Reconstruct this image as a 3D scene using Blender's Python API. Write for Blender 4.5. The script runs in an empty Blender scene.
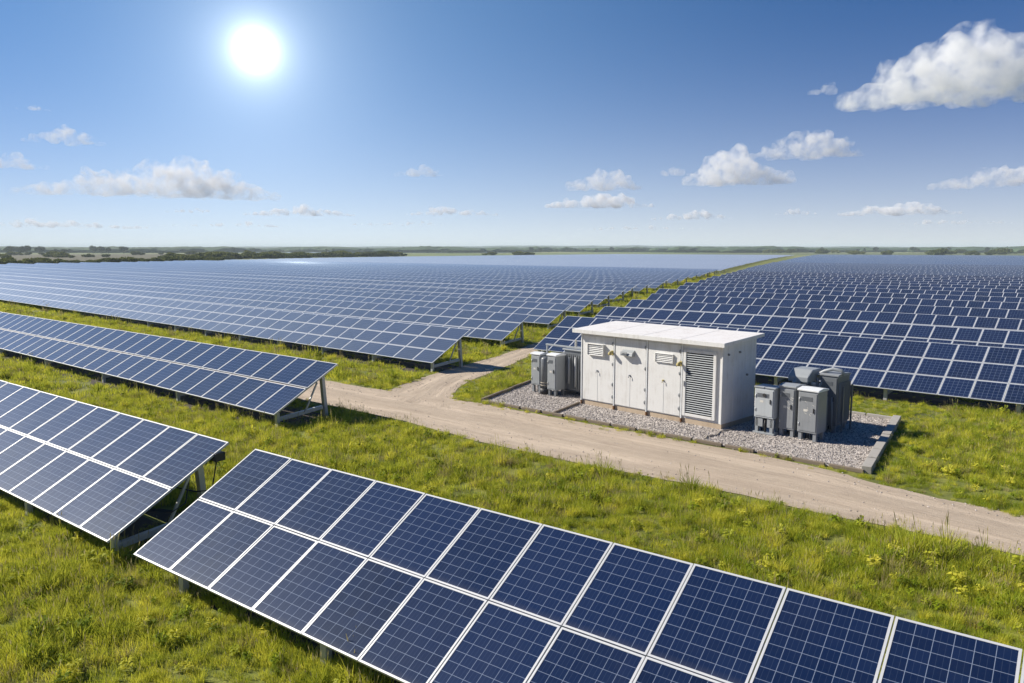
import bpy, bmesh, math, random
from mathutils import Vector, Matrix, noise
R = math.radians
random.seed(7)
scene = bpy.context.scene
COL = scene.collection

# ------------------------------------------------------------------ camera, sky, sun, exposure
CAM_H = 5.66
cam_d = bpy.data.cameras.new('camera'); cam = bpy.data.objects.new('camera', cam_d); COL.objects.link(cam)
cam_d.sensor_width = 36.0; cam_d.lens = 770.0 / 1024 * 36
cam_d.clip_start = 0.1; cam_d.clip_end = 60000
PITCH = math.atan(92.5 / 770.0)
cam.location = (0, 0, CAM_H); cam.rotation_euler = (R(90) - PITCH, 0, 0)
scene.camera = cam

SUN_AZ, SUN_EL = -72.0, 35.0          # degrees right of the view axis (+Y), and above the horizon
sd = bpy.data.lights.new('sun', 'SUN'); sun = bpy.data.objects.new('sun', sd); COL.objects.link(sun)
sd.energy = 5.0; sd.angle = R(0.55); sd.color = (1.0, 0.93, 0.82)
sdir = Vector((math.sin(R(SUN_AZ)) * math.cos(R(SUN_EL)), math.cos(R(SUN_AZ)) * math.cos(R(SUN_EL)), math.sin(R(SUN_EL))))
sun.rotation_euler = sdir.to_track_quat('Z', 'Y').to_euler(); sun.location = sdir * 100

world = bpy.data.worlds.new('World'); scene.world = world; world.use_nodes = True
wt = world.node_tree; wt.nodes.clear()
def wn(t, **k):
    n = wt.nodes.new(t)
    for a, b in k.items(): setattr(n, a, b)
    return n
sky = wn('ShaderNodeTexSky', sky_type='NISHITA', sun_disc=False)
sky.sun_elevation = R(SUN_EL); sky.sun_rotation = R(SUN_AZ)
sky.altitude = 0; sky.air_density = 0.5; sky.dust_density = 0.15; sky.ozone_density = 5.0
bg = wn('ShaderNodeBackground'); bg.inputs['Strength'].default_value = 0.0967
gam = wn('ShaderNodeGamma'); gam.inputs['Gamma'].default_value = 0.72
hsv = wn('ShaderNodeHueSaturation'); hsv.inputs['Saturation'].default_value = 1.0
wt.links.new(sky.outputs[0], gam.inputs['Color']); wt.links.new(gam.outputs[0], hsv.inputs['Color']); tint = wn('ShaderNodeMix', data_type='RGBA', blend_type='MULTIPLY'); tint.inputs[0].default_value = 1.0; tint.inputs[7].default_value = (0.06, 0.51, 1.0, 1)
wt.links.new(hsv.outputs[0], tint.inputs[6]); wt.links.new(tint.outputs[2], bg.inputs['Color'])
# the bright solar disc and its aureole, fixed in the sky
GAZ, GEL = -17.8, 13.25
tc = wn('ShaderNodeTexCoord')
dot = wn('ShaderNodeVectorMath', operation='DOT_PRODUCT')
dot.inputs[1].default_value = (math.sin(R(GAZ)) * math.cos(R(GEL)), math.cos(R(GAZ)) * math.cos(R(GEL)), math.sin(R(GEL)))
wt.links.new(tc.outputs['Generated'], dot.inputs[0])
mx = wn('ShaderNodeMath', operation='MAXIMUM'); mx.inputs[1].default_value = 0.0
wt.links.new(dot.outputs['Value'], mx.inputs[0])
prev = None
for power, amp in ((8000, 1.6), (2600, 0.46), (800, 0.24), (160, 0.12), (50, 0.04)):
    pw = wn('ShaderNodeMath', operation='POWER'); pw.inputs[1].default_value = power
    wt.links.new(mx.outputs[0], pw.inputs[0])
    ml = wn('ShaderNodeMath', operation='MULTIPLY'); ml.inputs[1].default_value = amp
    wt.links.new(pw.outputs[0], ml.inputs[0])
    if prev is None: prev = ml
    else:
        ad = wn('ShaderNodeMath', operation='ADD')
        wt.links.new(prev.outputs[0], ad.inputs[0]); wt.links.new(ml.outputs[0], ad.inputs[1]); prev = ad
# pale air low over the horizon
sep = wn('ShaderNodeSeparateXYZ'); wt.links.new(tc.outputs['Generated'], sep.inputs[0])
ab = wn('ShaderNodeMath', operation='ABSOLUTE'); wt.links.new(sep.outputs[2], ab.inputs[0])
om = wn('ShaderNodeMath', operation='SUBTRACT'); om.inputs[0].default_value = 1.0; wt.links.new(ab.outputs[0], om.inputs[1])
hp = wn('ShaderNodeMath', operation='POWER'); hp.inputs[1].default_value = 10; wt.links.new(om.outputs[0], hp.inputs[0])
hm = wn('ShaderNodeMath', operation='MULTIPLY'); hm.inputs[1].default_value = 0.92; wt.links.new(hp.outputs[0], hm.inputs[0])
bgh = wn('ShaderNodeBackground'); bgh.inputs['Color'].default_value = (0.535, 0.54, 0.535, 1)
hmix = wn('ShaderNodeMixShader'); wt.links.new(hm.outputs[0], hmix.inputs[0]); wt.links.new(bg.outputs[0], hmix.inputs[1]); wt.links.new(bgh.outputs[0], hmix.inputs[2])
bg2 = wn('ShaderNodeBackground'); bg2.inputs['Color'].default_value = (0.90, 0.98, 0.97, 1)
wt.links.new(prev.outputs[0], bg2.inputs['Strength'])
ads = wn('ShaderNodeAddShader'); wo = wn('ShaderNodeOutputWorld')
wt.links.new(hmix.outputs[0], ads.inputs[0]); wt.links.new(bg2.outputs[0], ads.inputs[1])
pw = wn('ShaderNodeMath', operation='POWER'); pw.inputs[1].default_value = 8; wt.links.new(mx.outputs[0], pw.inputs[0])
bg3 = wn('ShaderNodeBackground'); bg3.inputs['Color'].default_value = (0.074, 0.116, 0.140, 1); wt.links.new(pw.outputs[0], bg3.inputs['Strength'])
ads2 = wn('ShaderNodeAddShader'); wt.links.new(ads.outputs[0], ads2.inputs[0]); wt.links.new(bg3.outputs[0], ads2.inputs[1])
wt.links.new(ads2.outputs[0], wo.inputs['Surface'])

scene.view_settings.view_transform = 'Standard'; scene.view_settings.look = 'None'
scene.view_settings.exposure = 0.6; scene.view_settings.gamma = 1.0
scene.view_settings.use_curve_mapping = False
scene.render.engine = 'CYCLES'
cy = scene.cycles
cy.use_denoising = True
cy.max_bounces = 26; cy.diffuse_bounces = 5; cy.glossy_bounces = 3; cy.transmission_bounces = 4
cy.transparent_max_bounces = 8; cy.volume_bounces = 24
cy.sample_clamp_indirect = 6.0; cy.caustics_reflective = False; cy.caustics_refractive = False
cy.volume_max_steps = 128

# ------------------------------------------------------------------ node helpers
class NT:
    def __init__(self, name):
        self.m = bpy.data.materials.new(name); self.m.use_nodes = True
        self.t = self.m.node_tree; self.t.nodes.clear()
        self.out = self.t.nodes.new('ShaderNodeOutputMaterial')
    def n(self, t, ins=None, **k):
        nd = self.t.nodes.new(t)
        for a, b in k.items(): setattr(nd, a, b)
        for a, b in (ins or {}).items():
            if hasattr(b, 'is_output') or isinstance(b, bpy.types.NodeSocket): self.t.links.new(b, nd.inputs[a])
            else: nd.inputs[a].default_value = b
        return nd
    def math(self, op, a, b=0.0, c=None, clamp=False):
        ins = {0: a, 1: b}
        if c is not None: ins[2] = c
        nd = self.n('ShaderNodeMath', ins, operation=op); nd.use_clamp = clamp
        return nd.outputs[0]
    def noise(self, scale, detail=4, rough=0.55, vec=None, dim='3D', dist=0.0):
        nd = self.n('ShaderNodeTexNoise', {'Scale': scale, 'Detail': detail, 'Roughness': rough, 'Distortion': dist}, noise_dimensions=dim)
        if vec is not None: self.t.links.new(vec, nd.inputs['Vector'])
        return nd.outputs['Fac']
    def ramp(self, fac, stops, interp='LINEAR'):
        nd = self.n('ShaderNodeValToRGB', {'Fac': fac}); cr = nd.color_ramp; cr.interpolation = interp
        while len(cr.elements) < len(stops): cr.elements.new(0.5)
        for e, (p, c) in zip(cr.elements, stops):
            e.position = p; e.color = (*c, 1) if len(c) == 3 else c
        return nd.outputs['Color']
    def mix(self, fac, a, b, mode='MIX'):
        nd = self.n('ShaderNodeMix', data_type='RGBA', blend_type=mode)
        for sock, v in ((nd.inputs[0], fac), (nd.inputs[6], a), (nd.inputs[7], b)):
            if isinstance(v, bpy.types.NodeSocket): self.t.links.new(v, sock)
            elif isinstance(v, tuple): sock.default_value = (*v, 1) if len(v) == 3 else v
            else: sock.default_value = v
        return nd.outputs[2]
    def bump(self, h, strength=0.5, dist=0.02):
        return self.n('ShaderNodeBump', {'Height': h, 'Strength': strength, 'Distance': dist}).outputs[0]
    def bsdf(self, color, rough=0.6, normal=None, **k):
        ins = {'Base Color': color if isinstance(color, bpy.types.NodeSocket) else (*color, 1), 'Roughness': rough}
        if normal is not None: ins['Normal'] = normal
        ins.update({a.replace('_', ' '): b for a, b in k.items()})
        p = self.n('ShaderNodeBsdfPrincipled', ins)
        self.t.links.new(p.outputs[0], self.out.inputs['Surface']); return p
    def pos(self): return self.n('ShaderNodeNewGeometry').outputs['Position']
    def obj(self): return self.n('ShaderNodeTexCoord').outputs['Object']
    def rnd(self): return self.n('ShaderNodeObjectInfo').outputs['Random']

def scaled(t, vec, s):
    return t.n('ShaderNodeMapping', {'Vector': vec, 'Scale': s}).outputs[0]

# ------------------------------------------------------------------ materials
def painted(name, col, dirt=(0.20, 0.17, 0.13), amount=0.5, rough=0.5, streak=True, metallic=0.0):
    t = NT(name); o = t.obj()
    n1 = t.noise(2.2, 6, 0.65, o)
    n2 = t.noise(1.0, 5, 0.7, scaled(t, o, (9, 9, 0.7))) if streak else t.noise(14, 4, 0.6, o)
    f = t.math('MULTIPLY', t.math('SUBTRACT', t.math('MULTIPLY', n1, n2), 0.24), 3.2 * amount, clamp=True)
    c = t.mix(f, col, dirt)
    c = t.mix(t.math('MULTIPLY', t.noise(35, 3, 0.6, o), 0.16), c, tuple(x * 0.75 for x in col))
    t.bsdf(c, t.math('ADD', t.math('MULTIPLY', n1, 0.25), rough - 0.12), t.bump(t.noise(3, 3, 0.5, o), 0.12, 0.02), Metallic=metallic)
    return t.m
M_WHITE = painted('cabin_paint', (0.70, 0.70, 0.685), (0.32, 0.28, 0.22), 0.6)
M_ROOF = painted('roof_sheet', (0.76, 0.74, 0.72), (0.42, 0.36, 0.32), 0.8, 0.55, False)
M_GREYBOX = painted('switchgear_grey', (0.30, 0.32, 0.335), (0.15, 0.15, 0.14), 0.45, 0.4)
M_PALEBOX = painted('pale_box_paint', (0.43, 0.46, 0.48), (0.22, 0.21, 0.2), 0.5, 0.42)
M_DARKBOX = painted('dark_steel', (0.145, 0.157, 0.17), (0.26, 0.26, 0.255), 0.5, 0.38)
M_MIDBOX = painted('mid_steel', (0.255, 0.27, 0.285), (0.11, 0.11, 0.11), 0.5, 0.4)
M_LIGHTBOX = painted('light_box_paint', (0.72, 0.74, 0.75), (0.28, 0.27, 0.25), 0.45, 0.42)
M_GALV = painted('galvanised_steel', (0.50, 0.52, 0.53), (0.30, 0.30, 0.29), 0.5, 0.45, False, 0.35)
M_ALU = painted('aluminium_frame', (0.56, 0.57, 0.585), (0.42, 0.42, 0.43), 0.3, 0.42, False, 0.15)
M_PLINTH = painted('plinth_concrete', (0.46, 0.37, 0.27), (0.22, 0.15, 0.09), 0.7, 0.9)
M_KERB = painted('kerb_concrete', (0.36, 0.34, 0.31), (0.16, 0.15, 0.12), 0.6, 0.92, False)
M_KERBT = painted('kerb_timber', (0.20, 0.16, 0.12), (0.10, 0.09, 0.07), 0.7, 0.92, False)
M_RUST = painted('rust', (0.16, 0.075, 0.03), (0.06, 0.03, 0.02), 0.6, 0.9, False)
M_YELLOW = painted('yellow_fitting', (0.42, 0.35, 0.13), (0.25, 0.2, 0.08), 0.5, 0.5, False)
M_BLACK = painted('black_rubber', (0.025, 0.025, 0.027), (0.05, 0.05, 0.05), 0.4, 0.55, False)
M_RECESS = painted('dark_recess', (0.03, 0.033, 0.036), (0.06, 0.06, 0.055), 0.4, 0.8, False)
M_PORC = painted('porcelain', (0.62, 0.60, 0.55), (0.4, 0.38, 0.33), 0.4, 0.25, False)
M_PIPE = painted('pipe_tan', (0.34, 0.30, 0.24), (0.2, 0.17, 0.13), 0.5, 0.6, False)
M_BACK = painted('panel_backsheet', (0.36, 0.37, 0.38), (0.25, 0.25, 0.25), 0.3, 0.6, False)

def panel_mat(name, W, Hh, nx, ny, frame_w, sheen=0.14, coat_r=0.07, sheen_t=(0.55, 0.72, 1.0, 1), spec=0.08):
    """solar glass: UV runs 0..1 over one module (whole numbers on long rows)."""
    t = NT(name)
    uv = t.n('ShaderNodeUVMap').outputs[0]
    sp = t.n('ShaderNodeSeparateXYZ', {0: uv}); u, v = sp.outputs[0], sp.outputs[1]
    fu, fv = t.math('FRACT', u), t.math('FRACT', v)
    def edge(f): return t.math('MINIMUM', f, t.math('SUBTRACT', 1.0, f))
    eu, ev = t.math('MULTIPLY', edge(fu), W), t.math('MULTIPLY', edge(fv), Hh)
    m = 0.022 + frame_w
    cu = t.math('MULTIPLY', t.math('DIVIDE', t.math('SUBTRACT', fu, m / W), 1 - 2 * m / W), nx)
    cv = t.math('MULTIPLY', t.math('DIVIDE', t.math('SUBTRACT', fv, m / Hh), 1 - 2 * m / Hh), ny)
    lu = t.math('MULTIPLY', edge(t.math('FRACT', cu)), (W - 2 * m) / nx)
    lv = t.math('MULTIPLY', edge(t.math('FRACT', cv)), (Hh - 2 * m) / ny)
    line = t.math('LESS_THAN', t.math('MINIMUM', lu, lv), 0.0033)
    bus = t.math('LESS_THAN', edge(t.math('FRACT', t.math('MULTIPLY', cu, 3.0))), 0.035)
    margin = t.math('LESS_THAN', t.math('MINIMUM', eu, ev), m - 0.004)
    cell = t.n('ShaderNodeCombineXYZ', {0: t.math('FLOOR', cu), 1: t.math('FLOOR', cv), 2: t.math('MULTIPLY', t.rnd(), 57.0)}).outputs[0]
    mod = t.n('ShaderNodeCombineXYZ', {0: t.math('FLOOR', u), 1: t.math('FLOOR', v), 2: t.math('MULTIPLY', t.rnd(), 57.0)}).outputs[0]
    wn1 = t.n('ShaderNodeTexWhiteNoise', {'Vector': t.n('ShaderNodeVectorMath', {0: cell, 1: mod}, operation='ADD').outputs[0]}, noise_dimensions='3D').outputs['Value']
    wn2 = t.n('ShaderNodeTexWhiteNoise', {'Vector': mod}, noise_dimensions='3D').outputs['Value']
    c = t.mix(wn2, (0.0018, 0.0066, 0.028), (0.0048, 0.0145, 0.056))
    c = t.mix(t.math('MULTIPLY', wn1, 0.5), c, (0.007, 0.018, 0.062))
    pos = t.pos()
    c = t.mix(t.math('MULTIPLY', t.noise(22, 3, 0.6, pos), 0.2), c, (0.011, 0.024, 0.07))
    c = t.mix(t.math('MULTIPLY', bus, 0.10), c, (0.20, 0.24, 0.34))
    c = t.mix(t.math('MULTIPLY', line, 0.50), c, (0.32, 0.38, 0.50))
    c = t.mix(t.math('MULTIPLY', margin, 0.4), c, (0.22, 0.27, 0.38))
    dust = t.noise(1.3, 6, 0.7, pos)
    c = t.mix(t.math('MULTIPLY', t.math('SUBTRACT', dust, 0.35, clamp=True), 0.035), c, (0.30, 0.29, 0.27))
    low = t.math('SUBTRACT', 1.0, t.math('DIVIDE', t.math('SUBTRACT', ev, m), 0.09, clamp=True), clamp=True)
    soil = t.math('MULTIPLY', t.math('MULTIPLY', low, t.math('LESS_THAN', fv, 0.5)), t.math('MULTIPLY', t.noise(6.0, 4, 0.7, pos), 0.16))
    c = t.mix(soil, c, (0.28, 0.26, 0.22))
    rough = t.math('ADD', 0.30, t.math('MULTIPLY', dust, 0.16))
    ins = dict(Coat_Weight=1.0, Coat_Roughness=coat_r)
    if frame_w > 0:
        fr = t.math('LESS_THAN', t.math('MINIMUM', eu, ev), frame_w)
        c = t.mix(fr, c, (0.56, 0.57, 0.59))
        rough = t.math('ADD', rough, t.math('MULTIPLY', fr, 0.1))
        ins['Coat_Weight'] = t.math('SUBTRACT', 1.0, fr)
    p = t.bsdf(c, rough, None, **ins)
    p.inputs['Specular IOR Level'].default_value = spec
    p.inputs['Specular Tint'].default_value = (0.80, 0.90, 1.0, 1)
    p.inputs['Coat IOR'].default_value = 1.58
    p.inputs['Sheen Weight'].default_value = sheen; p.inputs['Sheen Roughness'].default_value = 0.42; p.inputs['Sheen Tint'].default_value = sheen_t
    return t.m
PW, PH = 1.134, 1.406                 # the near portrait modules
M_GLASS = panel_mat('solar_glass_near', PW, PH, 6, 9, 0.0)
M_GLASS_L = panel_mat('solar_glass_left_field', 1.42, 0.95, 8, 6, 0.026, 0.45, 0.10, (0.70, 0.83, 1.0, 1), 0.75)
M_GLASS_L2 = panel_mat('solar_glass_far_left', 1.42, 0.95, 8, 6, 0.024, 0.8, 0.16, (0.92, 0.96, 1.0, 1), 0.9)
M_GLASS_R2 = panel_mat('solar_glass_far_right', 1.0, 1.09, 6, 6, 0.014, 0.55, 0.13, (0.6, 0.77, 1.0, 1), 0.15)
M_GLASS_R = panel_mat('solar_glass_right_field', 1.0, 1.09, 6, 6, 0.018)

def ground_mat():
    t = NT('meadow_ground'); p = t.pos()
    a = t.noise(0.9, 7, 0.7, p); b = t.noise(0.035, 5, 0.6, p); d = t.noise(0.006, 4, 0.6, p)
    c = t.ramp(a, [(0.30, (0.04, 0.052, 0.008)), (0.5, (0.15, 0.17, 0.02)), (0.72, (0.30, 0.28, 0.05))])
    c = t.mix(t.math('MULTIPLY', t.math('SUBTRACT', b, 0.45, clamp=True), 3.0, clamp=True), c, (0.13, 0.135, 0.035))
    far = t.math('SUBTRACT', t.math('DIVIDE', t.n('ShaderNodeVectorMath', {0: p}, operation='LENGTH').outputs['Value'], 350.0), 1.0, clamp=True)
    fc = t.ramp(d, [(0.35, (0.06, 0.10, 0.025)), (0.5, (0.13, 0.17, 0.05)), (0.6, (0.24, 0.24, 0.10)), (0.7, (0.08, 0.12, 0.03))])
    c = t.mix(far, c, fc)
    t.bsdf(c, 0.95, t.bump(a, 0.9, 0.12))
    return t.m
M_GROUND = ground_mat()

def road_mat():
    t = NT('dirt'); p = t.pos()
    uv = t.n('ShaderNodeUVMap').outputs[0]
    st = t.noise(1.0, 5, 0.62, scaled(t, uv, (0.30, 3.2, 1)), dist=0.6)
    st2 = t.noise(1.0, 6, 0.7, scaled(t, uv, (1.6, 9.0, 1)), dist=0.8)
    g = t.noise(38, 4, 0.7, p); big = t.noise(0.7, 5, 0.6, p)
    wv = t.math('ADD', t.n('ShaderNodeSeparateXYZ', {0: uv}).outputs[1], t.math('MULTIPLY', t.math('SUBTRACT', t.noise(0.35, 3, 0.5, p), 0.5), 0.9))
    rut = t.math('MULTIPLY', t.math('SUBTRACT', 1.0, t.math('DIVIDE', t.math('ABSOLUTE', t.math('SUBTRACT', t.math('ABSOLUTE', t.math('SUBTRACT', wv, 1.7)), 0.78)), 0.42, clamp=True), clamp=True), 1.0)
    c = t.ramp(st, [(0.30, (0.42, 0.335, 0.25)), (0.5, (0.56, 0.455, 0.345)), (0.70, (0.67, 0.555, 0.425))])
    c = t.mix(t.math('MULTIPLY', t.math('SUBTRACT', st2, 0.5, clamp=True), 2.2, clamp=True), c, (0.30, 0.225, 0.165))
    c = t.mix(t.math('MULTIPLY', t.math('SUBTRACT', big, 0.5, clamp=True), 1.6, clamp=True), c, (0.66, 0.53, 0.41))
    c = t.mix(t.math('MULTIPLY', g, 0.30), c, (0.28, 0.22, 0.165))
    rough_mid = t.math('MULTIPLY', t.math('SUBTRACT', 1.0, rut, clamp=True), t.math('MULTIPLY', t.noise(2.3, 6, 0.75, p), 0.85))
    c = t.mix(rough_mid, c, (0.33, 0.265, 0.20))
    sp = t.n('ShaderNodeTexVoronoi', {'Vector': p, 'Scale': 9.0}).outputs['Distance']
    c = t.mix(t.math('MULTIPLY', t.math('LESS_THAN', sp, 0.13), 0.5), c, (0.5, 0.46, 0.4))
    h = t.math('ADD', t.math('ADD', t.math('MULTIPLY', st2, 0.7), t.math('MULTIPLY', st, 1.0)), t.math('MULTIPLY', g, 0.5))
    t.bsdf(c, 0.96, t.bump(h, 0.8, 0.05))
    return t.m
M_ROAD = road_mat()

def gravel_mat():
    t = NT('gravel_bed'); p = t.pos()
    v = t.n('ShaderNodeTexVoronoi', {'Vector': p, 'Scale': 15.0})
    c = t.mix(0.75, (0.32, 0.295, 0.275), t.ramp(t.n('ShaderNodeSeparateColor', {0: v.outputs['Color']}).outputs[0],
              [(0.1, (0.20, 0.185, 0.175)), (0.5, (0.42, 0.385, 0.36)), (0.9, (0.62, 0.57, 0.53))]))
    c = t.mix(t.math('MULTIPLY', t.noise(0.8, 4, 0.6, p), 0.3), c, (0.26, 0.21, 0.16))
    t.bsdf(c, 0.92, t.bump(v.outputs['Distance'], -1.0, 0.03))
    return t.m
M_GRAVEL = gravel_mat()
def stone_mat():
    t = NT('stone')
    c = t.ramp(t.rnd(), [(0.0, (0.15, 0.135, 0.125)), (0.5, (0.37, 0.33, 0.30)), (1.0, (0.60, 0.545, 0.50))])
    t.bsdf(c, 0.9); return t.m
M_STONE = stone_mat()

def leaf_mat(name, dark, mid, light, patch=0.35, trans=0.35, tipcol=None):
    t = NT(name); p = t.pos()
    n = t.noise(patch, 4, 0.6, p)
    f = t.math('ADD', t.math('MULTIPLY', t.rnd(), 0.5), t.math('MULTIPLY', n, 0.6))
    c = t.ramp(f, [(0.18, dark), (0.48, mid), (0.78, light)])
    d = t.n('ShaderNodeBsdfDiffuse', {'Color': c, 'Roughness': 0.6})
    tr = t.n('ShaderNodeBsdfTranslucent', {'Color': t.mix(0.5, c, light)})
    gl = t.n('ShaderNodeBsdfGlossy', {'Color': (0.8, 0.9, 0.6, 1), 'Roughness': 0.6})
    m1 = t.n('ShaderNodeMixShader', {0: trans, 1: d.outputs[0], 2: tr.outputs[0]})
    m2 = t.n('ShaderNodeMixShader', {0: 0.02, 1: m1.outputs[0], 2: gl.outputs[0]})
    t.t.links.new(m2.outputs[0], t.out.inputs['Surface'])
    return t.m
M_GRASS = leaf_mat('grass_blades', (0.055, 0.11, 0.006), (0.285, 0.37, 0.018), (0.70, 0.66, 0.08), 1.5, 0.42)
M_STRAW = leaf_mat('grass_seedheads', (0.22, 0.19, 0.07), (0.36, 0.30, 0.12), (0.5, 0.43, 0.2), 0.5, 0.3)
M_BUSH = leaf_mat('bush_leaves', (0.045, 0.062, 0.014), (0.10, 0.13, 0.028), (0.19, 0.20, 0.05), 0.02, 0.25)
M_TREE = leaf_mat('tree_leaves', (0.020, 0.035, 0.012), (0.040, 0.060, 0.018), (0.07, 0.09, 0.025), 0.02, 0.25)
def simple(name, col, rough=0.9, scale=0.05, var=0.5):
    t = NT(name)
    c = t.mix(t.math('MULTIPLY', t.noise(scale, 6, 0.65, t.pos()), var), col, tuple(x * 0.35 for x in col))
    t.bsdf(c, rough); return t.m
M_BARK = simple('bark', (0.10, 0.075, 0.05), 0.95, 2.0)
M_HEATH = simple('heath', (0.125, 0.110, 0.050), 0.95, 0.03, 0.9)
M_FOREST = simple('forest_canopy', (0.055, 0.10, 0.04), 0.95, 0.02, 0.8)
M_HILL = simple('hill_woods', (0.05, 0.08, 0.04), 0.95, 0.004, 0.8)
M_HOUSE = simple('house_render', (0.62, 0.58, 0.50), 0.9, 0.3, 0.15)
M_TILES = simple('roof_tiles', (0.34, 0.27, 0.21), 0.9, 0.5, 0.3)
def water_mat():
    t = NT('lake_water')
    p = t.bsdf((0.03, 0.05, 0.06), 0.12, t.bump(t.noise(0.4, 3, 0.5, t.pos()), 0.2, 0.1)); p.inputs['IOR'].default_value = 1.33
    return t.m
M_WATER = water_mat()

# ------------------------------------------------------------------ mesh helpers
def link(name, mesh, parent=None, loc=None, rot=None):
    o = bpy.data.objects.new(name, mesh); COL.objects.link(o)
    if parent is not None: o.parent = parent
    if loc is not None: o.location = loc
    if rot is not None: o.rotation_euler = rot
    return o
def tag(o, label=None, cat=None, group=None, kind=None):
    if label: o['label'] = label
    if cat: o['category'] = cat
    if group: o['group'] = group
    if kind: o['kind'] = kind
    return o
def thing(name, loc, rz, label, cat, group=None):
    o = bpy.data.objects.new(name, None); COL.objects.link(o)
    o.empty_display_size = 0.3; o.location = loc; o.rotation_euler = (0, 0, rz)
    return tag(o, label, cat, group)
class MB:
    def __init__(s): s.bm = bmesh.new(); s.uv = s.bm.loops.layers.uv.new('UVMap')
    def quad(s, a, b, c, d, mi=0, uv=None):
        f = s.bm.faces.new([s.bm.verts.new(p) for p in (a, b, c, d)]); f.material_index = mi
        if uv:
            for l, q in zip(f.loops, uv): l[s.uv].uv = q
        return f
    def poly(s, pts, mi=0):
        f = s.bm.faces.new([s.bm.verts.new(p) for p in pts]); f.material_index = mi; return f
    def box(s, x0, y0, z0, x1, y1, z1, bev=0.0, mi=0, mat=None):
        r = bmesh.ops.create_cube(s.bm, size=1.0)
        M = Matrix.Translation(((x0 + x1) / 2, (y0 + y1) / 2, (z0 + z1) / 2)) @ Matrix.Diagonal((x1 - x0, y1 - y0, z1 - z0, 1))
        if mat is not None: M = mat @ M
        bmesh.ops.transform(s.bm, matrix=M, verts=r['verts'])
        es = list({e for v in r['verts'] for e in v.link_edges}); fs = list({f for v in r['verts'] for f in v.link_faces})
        for f in fs: f.material_index = mi
        if bev:
            b = bmesh.ops.bevel(s.bm, geom=es, offset=bev, segments=2, affect='EDGES', profile=0.5)
            for f in b['faces']: f.material_index = mi
        return s
    def prism(s, poly, z0, z1, bev=0.0, mi=0, mat=None):
        """poly in (x, y); extruded in z, then moved by mat"""
        T = (lambda p: mat @ Vector(p)) if mat is not None else Vector
        lo = [s.bm.verts.new(T((x, y, z0))) for x, y in poly]; hi = [s.bm.verts.new(T((x, y, z1))) for x, y in poly]
        fs = [s.bm.faces.new(lo[::-1]), s.bm.faces.new(hi)]; n = len(poly)
        for i in range(n): fs.append(s.bm.faces.new((lo[i], lo[(i + 1) % n], hi[(i + 1) % n], hi[i])))
        for f in fs: f.material_index = mi
        if bev:
            b = bmesh.ops.bevel(s.bm, geom=list({e for f in fs for e in f.edges}), offset=bev, segments=2, affect='EDGES', profile=0.5)
            for f in b['faces']: f.material_index = mi
        return s
    def beam(s, a, b, w, h, up=(0, 0, 1), bev=0.0, mi=0):
        a, b = Vector(a), Vector(b); d = b - a; L = d.length; z = d.normalized()
        x = z.cross(Vector(up))
        x = x.normalized() if x.length > 1e-4 else Vector((1, 0, 0))
        y = z.cross(x)
        M = Matrix.Translation(a) @ Matrix((x, y, z)).transposed().to_4x4()
        return s.box(-w / 2, -h / 2, 0, w / 2, h / 2, L, bev, mi, M)
    def tube(s, pts, r, seg=10, mi=0, cap=True):
        pts = [Vector(p) for p in pts]; rings = []
        rr = r if isinstance(r, (list, tuple)) else [r] * len(pts)
        ref = Vector((0.31, 0.17, 0.93))
        for i, p in enumerate(pts):
            d = (pts[min(i + 1, len(pts) - 1)] - pts[max(i - 1, 0)]).normalized()
            x = d.cross(ref)
            if x.length < 1e-3: x = d.cross(Vector((1, 0, 0)))
            x.normalize(); y = d.cross(x)
            rings.append([s.bm.verts.new(p + rr[i] * (math.cos(2 * math.pi * k / seg) * x + math.sin(2 * math.pi * k / seg) * y)) for k in range(seg)])
        for A, B in zip(rings, rings[1:]):
            for k in range(seg):
                f = s.bm.faces.new((A[k], A[(k + 1) % seg], B[(k + 1) % seg], B[k])); f.material_index = mi; f.smooth = True
        if cap:
            for ring in (rings[0][::-1], rings[-1]):
                f = s.bm.faces.new(ring); f.material_index = mi
        return s
    def mesh(s, name, mats):
        bmesh.ops.recalc_face_normals(s.bm, faces=s.bm.faces[:])
        me = bpy.data.meshes.new(name); s.bm.to_mesh(me); s.bm.free()
        for m in (mats if isinstance(mats, (list, tuple)) else [mats]): me.materials.append(m)
        return me
    def build(s, name, mats, parent=None, loc=None, rot=None):
        return link(name, s.mesh(name, mats), parent, loc, rot)
def structure(o): o['kind'] = 'structure'; return o
def fbm(x, y, z=0.0, oct=4):
    return noise.fractal(Vector((x, y, z)), 1.0, 2.0, oct)

# ------------------------------------------------------------------ frames: u runs along the rows, v across them
YAW = R(-37.2)
RU = Vector((math.cos(YAW), math.sin(YAW))); RN = Vector((-math.sin(YAW), math.cos(YAW)))
def xy(u, v): p = RU * u + RN * v; return p.x, p.y
def to_uv(x, y): return RU.x * x + RU.y * y, RN.x * x + RN.y * y

# ------------------------------------------------------------------ ground, far land
def ground_sheet():
    m = MB(); rings = [0, 30, 80, 200, 500, 1200, 2500, 6000]; seg = 48; prev = None
    for r in rings[1:]:
        ring = [m.bm.verts.new((r * math.cos(2 * math.pi * k / seg), r * math.sin(2 * math.pi * k / seg), 0)) for k in range(seg)]
        if prev is None: m.bm.faces.new(ring)
        else:
            for k in range(seg): m.bm.faces.new((prev[k], prev[(k + 1) % seg], ring[(k + 1) % seg], ring[k]))
        prev = ring
    return structure(m.build('ground', M_GROUND))
ground_sheet()

def sheet(name, pts, z, mat):
    m = MB(); m.poly([(x, y, z) for x, y in pts]); return structure(m.build(name, mat))
def polar(az, d): return (d * math.sin(R(az)), d * math.cos(R(az)))
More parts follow.
